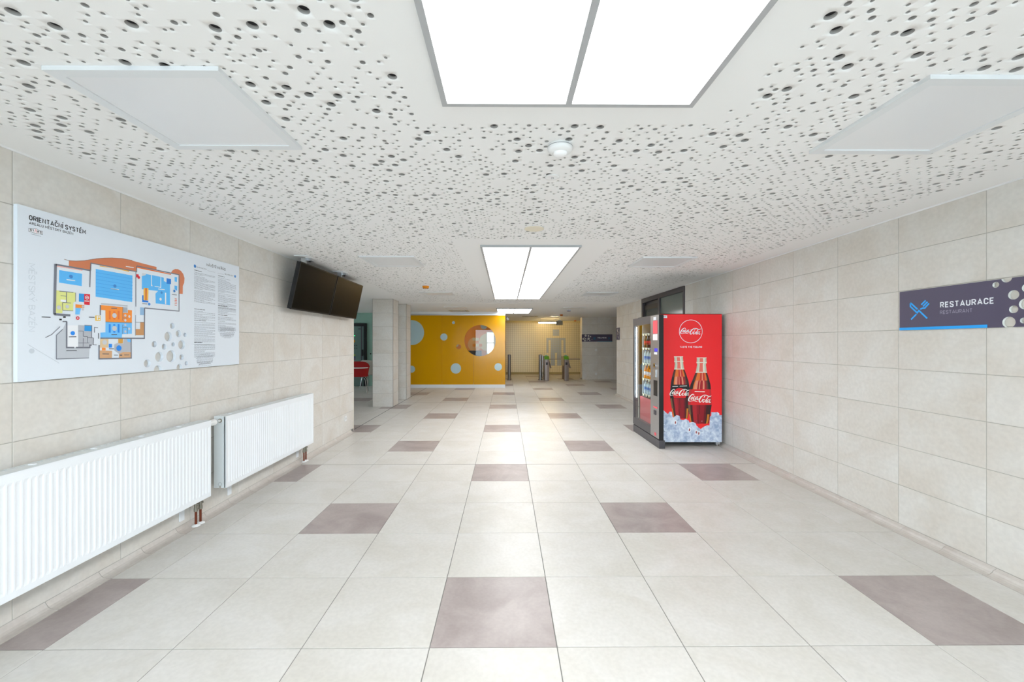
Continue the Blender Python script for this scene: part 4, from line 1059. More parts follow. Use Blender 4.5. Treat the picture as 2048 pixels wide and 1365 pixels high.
BARS=[(1.21,0.772,1.2964,1),(1.21,0.755,1.45,0),(1.21,0.7467,1.45,0),(1.21,0.7384,1.3026,0),(1.21,0.7255,1.3282,0),(1.21,0.7172,1.3561,0),(1.21,0.7089,1.45,0),(1.21,0.7006,1.45,0),(1.21,0.6923,1.3631,0),(1.21,0.684,1.3025,0),(1.21,0.6757,1.45,0),(1.21,0.6674,1.45,0),(1.21,0.6591,1.45,0),(1.21,0.6508,1.3883,0),(1.21,0.6425,1.45,0),(1.21,0.6342,1.45,0),(1.21,0.6259,1.3069,0),(1.21,0.6131,1.45,0),(1.21,0.6048,1.45,0),(1.21,0.5965,1.45,0),(1.21,0.5882,1.45,0),(1.21,0.5799,1.45,0),(1.21,0.5716,1.384,0),(1.21,0.5633,1.4248,0),(1.21,0.555,1.45,0),(1.21,0.5467,1.4134,0),(1.21,0.5384,1.3219,0),(1.21,0.5301,1.45,0),(1.21,0.5218,1.45,0),(1.21,0.466,1.33,1),(1.21,0.449,1.3057,0),(1.21,0.4407,1.45,0),(1.21,0.4278,1.45,0),(1.21,0.4195,1.2998,0),(1.21,0.4112,1.45,0),(1.21,0.4029,1.45,0),(1.21,0.3946,1.3607,0),(1.21,0.3863,1.45,0),(1.21,0.377,1.342,1),(1.21,0.36,1.45,0),(1.21,0.3471,1.45,0),(1.21,0.3388,1.45,0),(1.21,0.326,1.45,0),(1.21,0.3177,1.45,0),(1.21,0.3094,1.3439,0),(1.21,0.3011,1.45,0),(1.21,0.2928,1.45,0),(1.21,0.2845,1.4182,0),(1.21,0.2762,1.45,0),(1.21,0.2679,1.45,0),(1.21,0.2596,1.3628,0),(1.21,0.2513,1.45,0),(1.21,0.243,1.45,0),(1.21,0.2301,1.45,0),(1.21,0.2218,1.45,0),(1.21,0.2135,1.45,0),(1.21,0.2052,1.45,0),(1.21,0.1969,1.2969,0),(1.21,0.184,1.4212,0),(1.21,0.201,1.3012,1),(1.21,0.184,1.45,0),(1.21,0.1757,1.45,0),(1.21,0.1674,1.45,0),(1.21,0.1591,1.45,0),(1.21,0.1508,1.45,0),(1.21,0.1425,1.45,0),(1.21,0.1342,1.3349,0),(1.21,0.1259,1.3255,0),(1.21,0.1176,1.45,0),(1.21,0.1093,1.45,0),(1.21,0.101,1.45,0),(1.21,0.0927,1.45,0),(1.21,0.0844,1.45,0),(1.2745,0.104,1.3855,0),(1.2334,0.09,1.4266,0),(1.2401,0.0817,1.4199,0),(1.2281,0.0734,1.4319,0),(1.238,0.0651,1.422,0),(1.2369,0.0568,1.4231,0),(1.2357,0.0485,1.4243,0),(1.2435,0.0402,1.4165,0),(1.2752,0.0319,1.3848,0),(1.2618,0.0236,1.3982,0),(1.2381,0.043,1.4219,0),(1.2423,0.0347,1.4177,0),(1.259,0.0264,1.401,0),(1.2541,0.0135,1.4059,0),(1.487,0.771,1.573,1),(1.487,0.754,1.6465,0),(1.487,0.7411,1.5932,0),(1.487,0.7328,1.6397,0),(1.487,0.7245,1.6511,0),(1.487,0.7162,1.726,0),(1.487,0.7079,1.726,0),(1.487,0.6996,1.726,0),(1.487,0.6913,1.726,0),(1.487,0.683,1.726,0),(1.487,0.6747,1.6766,0),(1.487,0.6664,1.726,0),(1.487,0.6581,1.5772,0),(1.487,0.6498,1.726,0),(1.487,0.6415,1.726,0),(1.487,0.6332,1.5709,0),(1.487,0.6204,1.726,0),(1.487,0.6075,1.726,0),(1.487,0.5992,1.582,0),(1.487,0.5909,1.726,0),(1.487,0.5826,1.726,0),(1.487,0.5743,1.726,0),(1.487,0.566,1.726,0),(1.487,0.5577,1.726,0),(1.487,0.5494,1.6206,0),(1.487,0.5365,1.726,0),(1.487,0.5282,1.726,0),(1.487,0.5199,1.726,0),(1.487,0.5116,1.6274,0),(1.487,0.5033,1.726,0),(1.487,0.495,1.726,0),(1.487,0.517,1.6065,1),(1.487,0.5,1.726,0),(1.487,0.4917,1.726,0),(1.487,0.4834,1.726,0),(1.487,0.4751,1.726,0),(1.487,0.4668,1.6198,0),(1.487,0.4585,1.6051,0),(1.487,0.4502,1.726,0),(1.487,0.437,1.6113,1),(1.487,0.42,1.6873,0),(1.487,0.4117,1.6671,0),(1.487,0.4034,1.726,0),(1.487,0.3951,1.726,0),(1.487,0.3822,1.5765,0),(1.487,0.3694,1.726,0),(1.487,0.3611,1.726,0),(1.487,0.3482,1.5866,0),(1.487,0.3399,1.6806,0),(1.487,0.3316,1.726,0),(1.487,0.3233,1.726,0),(1.487,0.315,1.726,0),(1.487,0.3067,1.726,0),(1.487,0.2984,1.5787,0),(1.5046,0.327,1.7084,0),(1.5157,0.3187,1.6973,0),(1.5134,0.3104,1.6996,0),(1.5125,0.3021,1.7005,0),(1.5019,0.2892,1.7111,0),(1.5073,0.2809,1.7057,0),(1.5112,0.2726,1.7018,0),(1.5665,0.2643,1.6465,0),(1.5516,0.256,1.6614,0),(1.5153,0.274,1.6977,0),(1.5144,0.2657,1.6986,0),(1.5148,0.2574,1.6982,0),(1.5339,0.2491,1.6791,0),(1.5613,0.2408,1.6517,0)]
HOLES_L=[(0.991,0.321,0.022),(1.05,0.265,0.026),(1.115,0.258,0.016),(0.954,0.242,0.035),(0.831,0.187,0.022),(0.916,0.169,0.021),(1.0,0.185,0.016),(1.082,0.182,0.035),(0.874,0.097,0.036),(0.98,0.098,0.044),(1.081,0.088,0.022),(0.773,0.056,0.027),(1.128,0.04,0.016),(0.862,0.003,0.035),(1.059,0.011,0.027)]
TXT_L={'title':[(0.051,0.83),(0.348,0.834),(0.051,0.856)],'sub':[(0.051,0.808),(0.275,0.809),(0.051,0.822)],'rules':[(1.348,0.826),(1.584,0.825),(1.348,0.847)],'vert':[(0.063,0.608),(0.063,0.258),(0.048,0.605),(0.082,0.612)],'zone1':[(1.237,0.794),(1.353,0.796),(1.237,0.802)],'zone2':[(1.569,0.792),(1.69,0.795),(1.569,0.802)],'logo':[(0.05,0.781),(0.116,0.769)]}
ICON_R=[(0.011,[(0.088,0.201),(0.088,0.176),(0.14,0.125),(0.153,0.141),(0.214,0.08)]),(0.011,[(0.088,0.203),(0.143,0.151)]),(0.011,[(0.203,0.21),(0.171,0.182)]),(0.011,[(0.216,0.199),(0.184,0.169)]),(0.011,[(0.227,0.187),(0.197,0.156),(0.18,0.156),(0.163,0.15)]),(0.011,[(0.134,0.116),(0.093,0.079)])]
HOLES_R=[(0.639,0.263,0.018),(0.696,0.298,0.028),(0.731,0.191,0.028),(0.731,0.105,0.023),(0.707,0.029,0.034),(0.789,0.132,0.032),(0.779,0.036,0.017),(0.795,0.225,0.024)]
TXT_R={'a':[(0.303,0.148),(0.303,0.188),(0.632,0.149)],'b':[(0.303,0.104),(0.303,0.129),(0.509,0.103)],'bar':[(0.002,-0.003),(0.002,0.017),(0.593,0.001)]}
BOT2=([(0.51,1.228),(0.505,1.147),(0.513,1.132),(0.495,1.031),(0.454,0.93),(0.419,0.849),(0.404,0.789),(0.392,0.708),(0.387,0.587),(0.394,0.506),(0.414,0.365),(0.429,0.314)],[(0.639,1.228),(0.643,1.147),(0.633,1.132),(0.645,1.031),(0.677,0.93),(0.698,0.849),(0.703,0.789),(0.711,0.677),(0.713,0.566),(0.698,0.475),(0.682,0.364),(0.667,0.314)])
BOT1=([(0.196,1.243),(0.199,1.162),(0.206,1.147),(0.197,1.072),(0.171,0.981),(0.151,0.89),(0.146,0.829),(0.139,0.728),(0.141,0.648),(0.156,0.567),(0.176,0.446),(0.191,0.385)],[(0.313,1.243),(0.321,1.172),(0.319,1.152),(0.329,1.082),(0.363,0.991),(0.394,0.9),(0.402,0.849),(0.414,0.769),(0.409,0.678),(0.404,0.567),(0.394,0.446),(0.384,0.385)])
BOTZ={'1':[1.074,0.852,0.663],'2':[1.029,0.789,0.572]}
ICE=[(0.004,0.428),(0.02,0.459),(0.05,0.499),(0.076,0.474),(0.111,0.446),(0.131,0.481),(0.162,0.479),(0.174,0.408),(0.187,0.403),(0.228,0.433),(0.268,0.423),(0.281,0.373),(0.319,0.365),(0.359,0.38),(0.4,0.352),(0.405,0.329),(0.45,0.337),(0.491,0.322),(0.501,0.291),(0.531,0.261),(0.562,0.241),(0.602,0.271),(0.648,0.291),(0.683,0.291),(0.688,0.407),(0.709,0.427),(0.709,0.473),(0.754,0.47),(0.795,0.475),(0.82,0.453),(0.82,0.432),(0.854,0.432),(0.854,0.06),(0.004,0.062)]
MLOGO={'circ':[(0.425,1.587),(0.425,1.746)],'big':[(0.282,1.546),(0.565,1.546),(0.282,1.637)],'l1':[(0.135,0.692),(0.413,0.701),(0.135,0.791)],'l2':[(0.391,0.612),(0.71,0.602),(0.391,0.727)],'taste':[(0.272,1.361),(0.582,1.361),(0.272,1.385)],'stick':[(0.019,1.774),(0.098,1.809)],'o':[(0.272,0.746),(0.272,0.812)]}

# ------------------------------------------------------------------ printed board on the left wall (plan of the pool building)
PAL = {'terra': (214, 128, 88), 'terra2': (150, 120, 110), 'court': (196, 202, 210), 'rgrey': (186, 190, 198), 'white': (242, 245, 250), 'pool': (92, 190, 255),
       'pool2': (20, 126, 224), 'pale': (214, 218, 226), 'orange2': (246, 186, 74), 'orange3': (240, 122, 54), 'orange': (252, 150, 56), 'red': (214, 92, 40),
       'coral': (226, 120, 96), 'pinkish': (248, 196, 190), 'lemon': (228, 232, 146), 'cyan': (42, 156, 230), 'crimson': (224, 36, 56), 'sky': (112, 196, 255),
       'blue': (36, 142, 240), 'blue2': (66, 140, 214), 'greyb': (170, 176, 186), 'paleb': (150, 190, 226), 'wood': (206, 152, 100), 'wood2': (214, 168, 126),
       'tan': (226, 200, 160), 'ochre': (222, 164, 70), 'ochre2': (244, 196, 60), 'silver': (206, 208, 214), 'wall': (122, 126, 138), 'lane': (62, 160, 240),
       'ink': (92, 96, 104), 'black': (30, 30, 34), 'faint': (204, 213, 222), 'bar': (150, 156, 166)}
PK = list(PAL); PI = {k: i for i, k in enumerate(PK)}
PM = [mat('print_' + k, PAL[k], .5) for k in PK]
M_BOARD = mat('white_board', (228, 236, 245), .45)
BW, BH, BX = 1.773, .896, -2.093
FB = Frame((BX, .152, 1.236), (0, 1, 0))
ob = thing('orientation_board', (BX, .152 + BW / 2, 1.236), 'large white orientation board with a colour floor plan and house rules', 'sign')
def cut_outline(W, H, holes, k=28):
    """rectangle outline with holes; those crossing the top or bottom edge become notches"""
    full = []; ol = []
    low = sorted([h for h in holes if h[1] - h[2] < .004], key=lambda h: h[0])
    top = sorted([h for h in holes if h[1] + h[2] > H - .004], key=lambda h: -h[0])
    rgt = [h for h in holes if h[0] + h[2] > W - .004]
    ol.append((0, 0))
    for u, v, r in low:
        d = math.sqrt(max(r * r - v * v, 0)); a0 = math.atan2(-v, -d); a1 = math.atan2(-v, d)
        sp = (a0 - a1) % (2 * math.pi)
        ol += [(u + r * math.cos(a0 - sp * i / 18), v + r * math.sin(a0 - sp * i / 18)) for i in range(19)]
    ol.append((W, 0)); ol.append((W, H))
    for u, v, r in top:
        e = H - v; d = math.sqrt(max(r * r - e * e, 0)); a0 = math.atan2(e, d); a1 = math.atan2(e, -d)
        sp = (a0 - a1) % (2 * math.pi)
        ol += [(u + r * math.cos(a0 - sp * i / 18), v + r * math.sin(a0 - sp * i / 18)) for i in range(19)]
    ol.append((0, H))
    return ol, [circle(*h, k) for h in holes if h not in low and h not in top and h not in rgt]
ol, hs = cut_outline(BW, BH, HOLES_L)
mb = MB(); mb.prism(ol, hs, FB, -.02, 0); mb.build('board', M_BOARD, ob)
mb = MB()
n = .0004
for c, pts in POLYS:
    mb.flat(pts, FB, n, PI[c]); n += .000012
for c, w, pts in LINES:
    mb.stroke(pts, w * (.6 if c in ('ink', 'white') else 1), FB, n + .0004, PI[c])
for c, u, v, r in DISCS[:-2]:
    mb.disc(u, v, r, FB, n + .0008, PI[c], 20); n += .000012
mb.build('floor_plan_print', PM, ob)
mb = MB()
for c, u, v, r in DISCS[-2:]:
    mb.disc(u, v, r, FB, .0008, PI[c], 20)
def line_text(t, q, weight, col):
    (u0, v0), (u1, v1), (u2, v2) = q[:3]
    mb.text(t, FB, u0, v0, u1 - u0, v2 - v0, .0005, PI[col], weight)
line_text('ORIENTAČNÍ SYSTÉM', TXT_L['title'], .17, 'black')
mb.build('title_lettering', PM, ob); mb = MB()
line_text('AREÁLU MĚSTSKÝ BAZÉN', TXT_L['sub'], .15, 'black')
mb.build('subtitle_lettering', PM, ob); mb = MB()
line_text('NÁVŠTĚVNÍ ŘÁD', TXT_L['rules'], .14, 'black')
line_text('BAZÉNOVÉ ZÓNY', TXT_L['zone1'], .15, 'ink')
mb.stroke([(1.36, .790), (1.45, .790)], .0015, FB, .0005, PI['bar']); mb.stroke([(1.48, .790), (1.56, .790)], .0015, FB, .0005, PI['bar'])
line_text('WELLNESS ZÓNY', TXT_L['zone2'], .15, 'ink')
mb.build('rules_lettering', PM, ob); mb = MB()
mb.text('MĚSTSKÝ BAZÉN', FB, .050, .608, .352, .030, .0005, PI['faint'], .09, rot=True)
mb.disc(.064, .155, .013, FB, .0005, PI['faint'], 20)
mb.stroke([(.045, .19), (.2, .085)], .003, FB, .0003, PI['faint'])
mb.build('faint_lettering', PM, ob)
mb = MB()
(l0, l1), (l2, l3) = TXT_L['logo']
lw, lh = l2 - l0, .030; ly = .766
mb.flat([(l0, ly + lh * .1), (l0 + lw * .2, ly + lh * .1), (l0 + lw * .5, ly), (l0 + lw * .8, ly + lh * .1), (l0 + lw, ly + lh * .1), (l0 + lw, ly + lh * .75), (l0 + lw * .75, ly + lh * .75), (l0 + lw * .5, ly + lh), (l0 + lw * .25, ly + lh * .75), (l0, ly + lh * .75)], FB, .0003, PI['ink'])
mb.flat([(l0 + .002, ly + lh * .17), (l0 + lw * .2, ly + lh * .17), (l0 + lw * .5, ly + .002), (l0 + lw * .8, ly + lh * .17), (l0 + lw - .002, ly + lh * .17), (l0 + lw - .002, ly + lh * .68), (l0 + lw * .75, ly + lh * .68), (l0 + lw * .5, ly + lh - .002), (l0 + lw * .25, ly + lh * .68), (l0 + .002, ly + lh * .68)], FB, .0004, PI['white'])
mb.text('ST', FB, l0 + .005, ly + .008, lw * .33, .0115, .0006, PI['black'], .22)
mb.text('RS', FB, l0 + lw * .60, ly + .008, lw * .33, .0115, .0006, PI['black'], .22)
mb.stroke([(l0 + lw * .42, ly + .006), (l0 + lw * .5, ly + .024), (l0 + lw * .58, ly + .006)], .0022, FB, .0006, PI['crimson'])
mb.stroke([(l0 + .01, ly - .006), (l0 + lw - .008, ly - .007)], .0022, FB, .0005, PI['bar'])
mb.build('logo_print', PM, ob)
mb = MB()
rr = random.Random(5)
for u0, v, u1, b in BARS:
    h = .0042 if b else .0026
    u = u0
    while u < u1:
        w = rr.uniform(.010, .034) * (1.5 if b else 1); e = min(u + w, u1)
        mb.poly([FB(u, v - h, .0005), FB(e, v - h, .0005), FB(e, v, .0005), FB(u, v, .0005)], PI['ink'] if b else PI['bar'])
        u = e + .0035
mb.build('rules_print', PM, ob)

# ------------------------------------------------------------------ restaurant sign on the right wall
FR = Frame((3.373, 1.232, 1.527), (0, -1, 0))
SW, SH = 1.18, .294
rs = thing('wall_sign', (3.38, 1.232 - SW / 2, 1.527), 'aubergine RESTAURACE restaurant sign with blue cutlery symbol and round cut-outs', 'sign')
H2 = HOLES_R + [(.865, .17, .04), (.86, .075, .03), (.93, .235, .035), (.95, .12, .05), (1.03, .19, .03), (1.04, .07, .036), (1.11, .13, .028)]
ol, hs = cut_outline(SW, SH, H2)
mb = MB(); mb.prism(ol, hs, FR, -.015, 0, 0, 1); mb.build('board', [M_SIGN, mat('sign_edge', (226, 230, 226), .5)], rs)
mb = MB()
a = TXT_R['a']; mb.text('RESTAURACE', FR, a[0][0], a[0][1], a[2][0] - a[0][0], a[1][1] - a[0][1], .0006, 0, .18)
a = TXT_R['b']; mb.text('RESTAURANT', FR, a[0][0], a[0][1], a[2][0] - a[0][0], a[1][1] - a[0][1], .0006, 1, .14)
mb.build('lettering', [M_SIGNW, mat('sign_mauve', (156, 150, 172), .4)], rs)
mb = MB()
for w, pts in ICON_R: mb.stroke(pts, w, FR, .0006, 0)
mb.build('cutlery_symbol', M_SIGNBLUE, rs)
mb = MB(); mb.prism([(0, 0), (.593, 0), (.593, .020), (0, .020)], [], FR, -.002, .0012); mb.build('blue_stripe', M_SIGNBLUE, rs)

# ------------------------------------------------------------------ drinks vending machine
vm = thing('vending_machine', (2.9, 4.3, 0), 'red drinks vending machine with printed bottles and a glass front', 'vending machine')
CX0, CX1, CY0, CY1, CZ0, CZ1 = 2.483, 3.335, 3.842, 4.82, .062, 1.83
M_VRED = mat('vending_red', (250, 44, 50), .28)
M_VDARK = mat('vending_grey', (74, 72, 76), .4)
M_VSILVER = mat('vending_silver', (160, 158, 158), .35, metal=.6)
M_VIN = mat('vending_interior', (190, 194, 196), .4)
mb = MB()
mb.box(CX0 + .02, CX1, CY0 + .003, CY0 + .03, CZ0, CZ1); mb.box(CX0 + .02, CX1, CY1 - .03, CY1, CZ0, CZ1)
mb.box(CX1 - .03, CX1, CY0 + .03, CY1 - .03, CZ0, CZ1)
mb.box(CX0, CX1, CY0 + .003, CY1, CZ1 - .04, CZ1); mb.box(CX0, CX1, CY0 + .003, CY1, CZ0, CZ0 + .05)
mb.build('cabinet', M_BLACK, vm)
mb = MB(); mb.bbox(CX0, CX1 + .004, CY0 - .002, CY0 + .004, CZ0, CZ1 - .006, .0015); mb.build('side_panel', M_VRED, vm)
mb = MB(); mb.box(CX0 + .06, CX1 - .03, CY1 - .045, CY1 - .03, CZ0 + .05, CZ1 - .04); mb.box(CX0 + .06, CX1 - .045, CY0 + .03, CY0 + .045, CZ0 + .05, CZ1 - .04); mb.box(CX1 - .045, CX1 - .03, CY0 + .045, CY1 - .045, CZ0 + .05, CZ1 - .04)
mb.build('liner', M_VIN, vm)
for x in (CX0 + .012, CX1 - .06):
    for y in (CY0 + .02, CY1 - .07):
        f = MB(); f.bbox(x - .008, x + .05, y, y + .05, .02, CZ0, .003); o = f.build('foot', M_ALU, vm)
        f = MB(); f.cyl((x + .021, y + .025, 0), (x + .021, y + .025, .022), .014, .010, n=12); f.build('levelling_screw', M_STEEL, o)
# door leaf: frame, window, control column, kick plate
DX0, DX1, DY0, DY1 = 2.42, 2.483, 3.705, 4.872
WY0, WY1, WZ0, WZ1 = 4.035, 4.80, .235, 1.70
FV = Frame((DX0, 0, 0), (0, -1, 0))
mb = MB(); mb.prism([(-DY1, .125), (-DY0, .125), (-DY0, 1.812), (-DY1, 1.812)], [[(-WY1, WZ0), (-WY0, WZ0), (-WY0, WZ1), (-WY1, WZ1)]], FV, -.06, 0); door = mb.build('door', M_VDARK, vm)
mb = MB(); mb.box(DX0 + .008, DX0 + .014, WY0, WY1, WZ0, WZ1); mb.build('window_glass', pane_mat('machine_glass', (240, 245, 245)), door)
mb = MB(); mb.box(DX0 - .004, DX0 + .001, DY0, 4.025, .13, 1.808); cp = mb.build('control_panel', M_VSILVER, door)
mb = MB(); mb.box(DX0, DX1 - .002, DY0 - .003, DY0, .125, 1.812); mb.build('door_edge', M_BLACK, door)
mb = MB(); mb.bbox(DX0 + .002, DX1 + .02, DY0 + .004, DY1 - .004, 0, .112, .004); mb.build('kick_plate', M_VDARK, vm)
mb = MB(); mb.box(DX0 + .02, DX1, DY0 + .01, DY1 - .01, .112, .125); mb.build('shadow_gap', M_BLACK, vm)
def ctl(name, y0, y1, z0, z1, m, d=.004, ch=True):
    b = MB(); b.box(DX0 - .004 - d, DX0 - .003, y0, y1, z0, z1); return b.build(name, m, door)
M_PINK = mat('price_card_red', (238, 92, 104), .5)
ctl('price_card', 3.75, 3.92, 1.555, 1.735, M_PINK); ctl('price_card', 3.75, 3.92, 1.465, 1.548, mat('price_card_white', (240, 232, 234), .5))
ctl('label_sticker', 3.80, 3.90, 1.745, 1.785, M_SIGNW)
ctl('display', 3.75, 3.86, 1.31, 1.355, mat('display_blue', (40, 40, 120), .2, emit=(70, 70, 210), es=.6)); ctl('label_sticker', 3.76, 3.87, 1.27, 1.30, M_SIGNW)
b = MB(); b.cyl((DX0 - .003, 3.83, 1.12), (DX0 - .022, 3.83, 1.12), .032, n=20); b.build('lock', M_CHROME, door)
b = MB(); b.cyl((DX0 - .022, 3.83, 1.12), (DX0 - .026, 3.83, 1.12), .014, n=14); b.build('lock_core', M_BLACK, door)
ctl('card_slot', 3.80, 3.88, .955, 1.06, M_ALU, .012)
ctl('coin_tray', 3.755, 3.90, .70, .915, M_BLACK, .002)
ctl('label_sticker', 3.755, 3.90, .532, .552, M_PINK); ctl('coin_return', 3.80, 3.88, .44, .50, M_ANTH, .008); ctl('label_sticker', 3.80, 3.86, .155, .195, M_PINK)
# interior: shelves, LED strip, delivery bin
for z in (.62, .86, 1.10, 1.34, 1.56):
    b = MB(); b.box(CX0 + .05, CX1 - .05, CY0 + .05, CY1 - .05, z, z + .012); sh = b.build('shelf', M_VIN, vm)
    for q in range(7):
        yy = CY0 + .07 + q * .125; b = MB(); b.box(CX0 + .046, CX0 + .05, yy, yy + .05, z - .022, z + .014); b.build('price_tag', mat('tag_cream', (236, 228, 190), .5), sh)
b = MB(); b.box(DX0 + .020, DX0 + .030, WY1 - .045, WY1 - .033, .56, WZ1 - .02); b.build('led_strip', mat('led_white', (255, 255, 255), .5, emit=(240, 250, 255), es=14), door)
b = MB(); b.box(DX0 + .030, DX0 + .05, WY0 - .03, WY0 + .0, .56, WZ1 - .02); b.build('led_strip', MATS['led_white'], door)
b = MB(); b.box(CX0 + .02, CX0 + .05, CY0 + .05, CY1 - .05, .20, .58); b.build('delivery_flap', mat('flap_pink', (226, 96, 106), .35), vm)
M_COLA = mat('cola_bottle', (62, 22, 14), .15, spec=.6); M_CAPR = mat('bottle_cap_red', (208, 24, 30), .4); M_LABR = mat('bottle_label_red', (222, 30, 36), .4)
M_CLEAR = mat('water_bottle', (196, 214, 222), .1, spec=.6); M_LABB = mat('bottle_label_blue', (40, 110, 190), .4); M_ORJ = mat('orange_bottle', (236, 140, 20), .15, spec=.6)
prof = [(0, 0), (.028, 0), (.031, .008), (.030, .06), (.0265, .085), (.030, .115), (.028, .145), (.014, .178), (.0115, .19), (.0115, .196)]
kinds = [(M_COLA, M_LABR, M_CAPR, 'cola'), (M_CLEAR, M_LABB, M_LABB, 'water'), (M_ORJ, M_SIGNW, M_ORJ, 'orange drink')]
meshes = {}
for bm_, lm_, cm_, nm in kinds:
    a = MB(); a.lathe(prof, (0, 0, 0), 14); c = MB(); c.lathe([(.0128, .190), (.0128, .205), (0, .206)], (0, 0, 0), 12); l = MB(); l.lathe([(.0308, .05), (.0275, .082), (.0302, .108)], (0, 0, 0), 14)
    meshes[nm] = (a.mesh('body', bm_), l.mesh('label', lm_), c.mesh('cap', cm_))
for si, z in enumerate((.632, .872, 1.112, 1.352)):
    for q in range(7):
        nm = ('cola', 'cola', 'orange drink', 'water')[(si + (q > 3)) % 4] if si else ('water' if q > 3 else 'cola')
        x, y = CX0 + .085, CY0 + .095 + q * .125
        o = thing('drink_bottle', (x, y, z), '%s bottle on the %s vending machine shelf, %s from the control panel' % (nm, ('lowest', 'second lowest', 'second highest', 'highest')[si], ('first', 'second', 'third', 'fourth', 'fifth', 'sixth', 'seventh')[q]), 'bottle', 'bottles in the vending machine')
        for pn, me in zip(('body', 'label_band', 'cap'), meshes[nm]):
            put(bpy.data.objects.new(pn, me), o)
cb = MB(); pts = [(3.345, 4.0, .34), (3.362, 3.97, .30), (3.372, 3.95, .20), (3.366, 3.95, .10), (3.345, 3.97, .04), (3.33, 4.0, .015), (3.34, 4.4, .012)]
cb.tube(pts, .006, 8); cb.build('power_cable', M_BLACK, label='black power cable hanging behind the red vending machine', cat='cable')

# printed side of the machine
FM = Frame((CX0, CY0 - .002, 0), (1, 0, 0))
LOGO = [([(1128, 480), (1140, 440), (1118, 408), (1080, 410), (1010, 465), (945, 560), (912, 640), (922, 698), (962, 716), (1050, 702), (1130, 688), (1210, 702), (1295, 735)], [14, 26, 26, 30, 44, 52, 52, 44, 26, 22, 22, 36, 6]),
        ([(1095, 520), (1040, 560), (1012, 615), (1030, 642), (1068, 610), (1095, 550), (1090, 515)], [22, 32, 38, 26, 22, 18, 18]),
        ([(1195, 515), (1165, 510), (1125, 570), (1112, 620), (1138, 642), (1195, 590)], [30, 24, 36, 40, 30, 16]),
        ([(1290, 510), (1245, 530), (1205, 600), (1212, 640), (1250, 615), (1295, 530), (1310, 495)], [22, 26, 36, 30, 22, 18, 18]),
        ([(1315, 490), (1285, 580), (1285, 632), (1310, 640), (1365, 575)], [28, 36, 36, 26, 12]), ([(1385, 510), (1428, 502)], [18, 22]),
        ([(1575, 545), (1590, 500), (1630, 450), (1605, 425), (1545, 440), (1460, 510), (1390, 610), (1368, 690), (1390, 738), (1440, 735), (1490, 670), (1520, 610), (1500, 600)], [28, 30, 30, 26, 30, 44, 54, 54, 44, 26, 22, 20, 16]),
        ([(1600, 425), (1660, 425), (1720, 455), (1790, 485), (1845, 480), (1893, 440)], [22, 30, 40, 34, 28, 14]),
        ([(1575, 605), (1530, 660), (1525, 725), (1555, 745), (1600, 700), (1620, 640), (1590, 605)], [26, 34, 40, 28, 24, 22, 20]),
        ([(1838, 460), (1770, 500), (1700, 600), (1655, 700), (1668, 748), (1720, 715)], [16, 26, 38, 44, 34, 14]),
        ([(1815, 605), (1760, 630), (1715, 700), (1722, 742), (1765, 725), (1815, 650), (1842, 595)], [22, 26, 36, 30, 22, 18, 18]),
        ([(1850, 590), (1812, 680), (1808, 740), (1840, 752), (1872, 715)], [28, 38, 38, 26, 12])]
def script_logo(mb, q, n, mi):
    (a0, b0), (a1, b1), (a2, b2) = q
    ex = Vector((a1 - a0, b1 - b0)); ey = Vector((a2 - a0, b2 - b0)); s_ = ex.length / 995
    for pts, ws_ in LOGO:
        # smooth the hand-drawn stroke
        P = [Vector(p) for p in pts]; Q = []; W = []
        for i in range(len(P) - 1):
            p0, p1, p2, p3 = P[max(i - 1, 0)], P[i], P[i + 1], P[min(i + 2, len(P) - 1)]
            for k in range(4):
                t = k / 4
                Q.append(.5 * ((2 * p1) + (p2 - p0) * t + (2 * p0 - 5 * p1 + 4 * p2 - p3) * t * t + (3 * p1 - p0 - 3 * p2 + p3) * t ** 3)); W.append(ws_[i] * (1 - t) + ws_[i + 1] * t)
        Q.append(P[-1]); W.append(ws_[-1])
        pp = [Vector((a0, b0)) + ex * ((p.x - 900) / 995) + ey * ((760 - p.y) / 370) for p in Q]
        mb.stroke([(p.x, p.y) for p in pp], .01, FM, n, mi, [w * s_ for w in W])
mb = MB()
(cu, cv), (_, ct) = MLOGO['circ']
mb.ring(cu, cv, ct - cv - .004, ct - cv + .003, FM, .0004, 0, 56)
script_logo(mb, MLOGO['big'], .0004, 0)
mb.build('logo_print', M_SIGNW, vm)
mb = MB(); q = MLOGO['taste']; mb.text('TASTE THE FEELING', FM, q[0][0], q[0][1], q[1][0] - q[0][0], q[2][1] - q[0][1], .0004, 0, .2)
mb.build('slogan_print', M_SIGNW, vm)
mb = MB(); (a, b), (c, d) = MLOGO['stick']; mb.poly([FM(a, b, .0006), FM(c, b - .003, .0006), FM(c, d - .003, .0006), FM(a, d, .0006)], 0)

for q in range(9): mb.stroke([(a + .014 + .006 * q, b + .010), (a + .014 + .006 * q, b + .024)], .002 + .002 * (q % 3 == 0), FM, .0008, 1)
mb.build('inventory_label', [M_SIGNW, mat('label_ink', (110, 120, 140), .5)], vm)

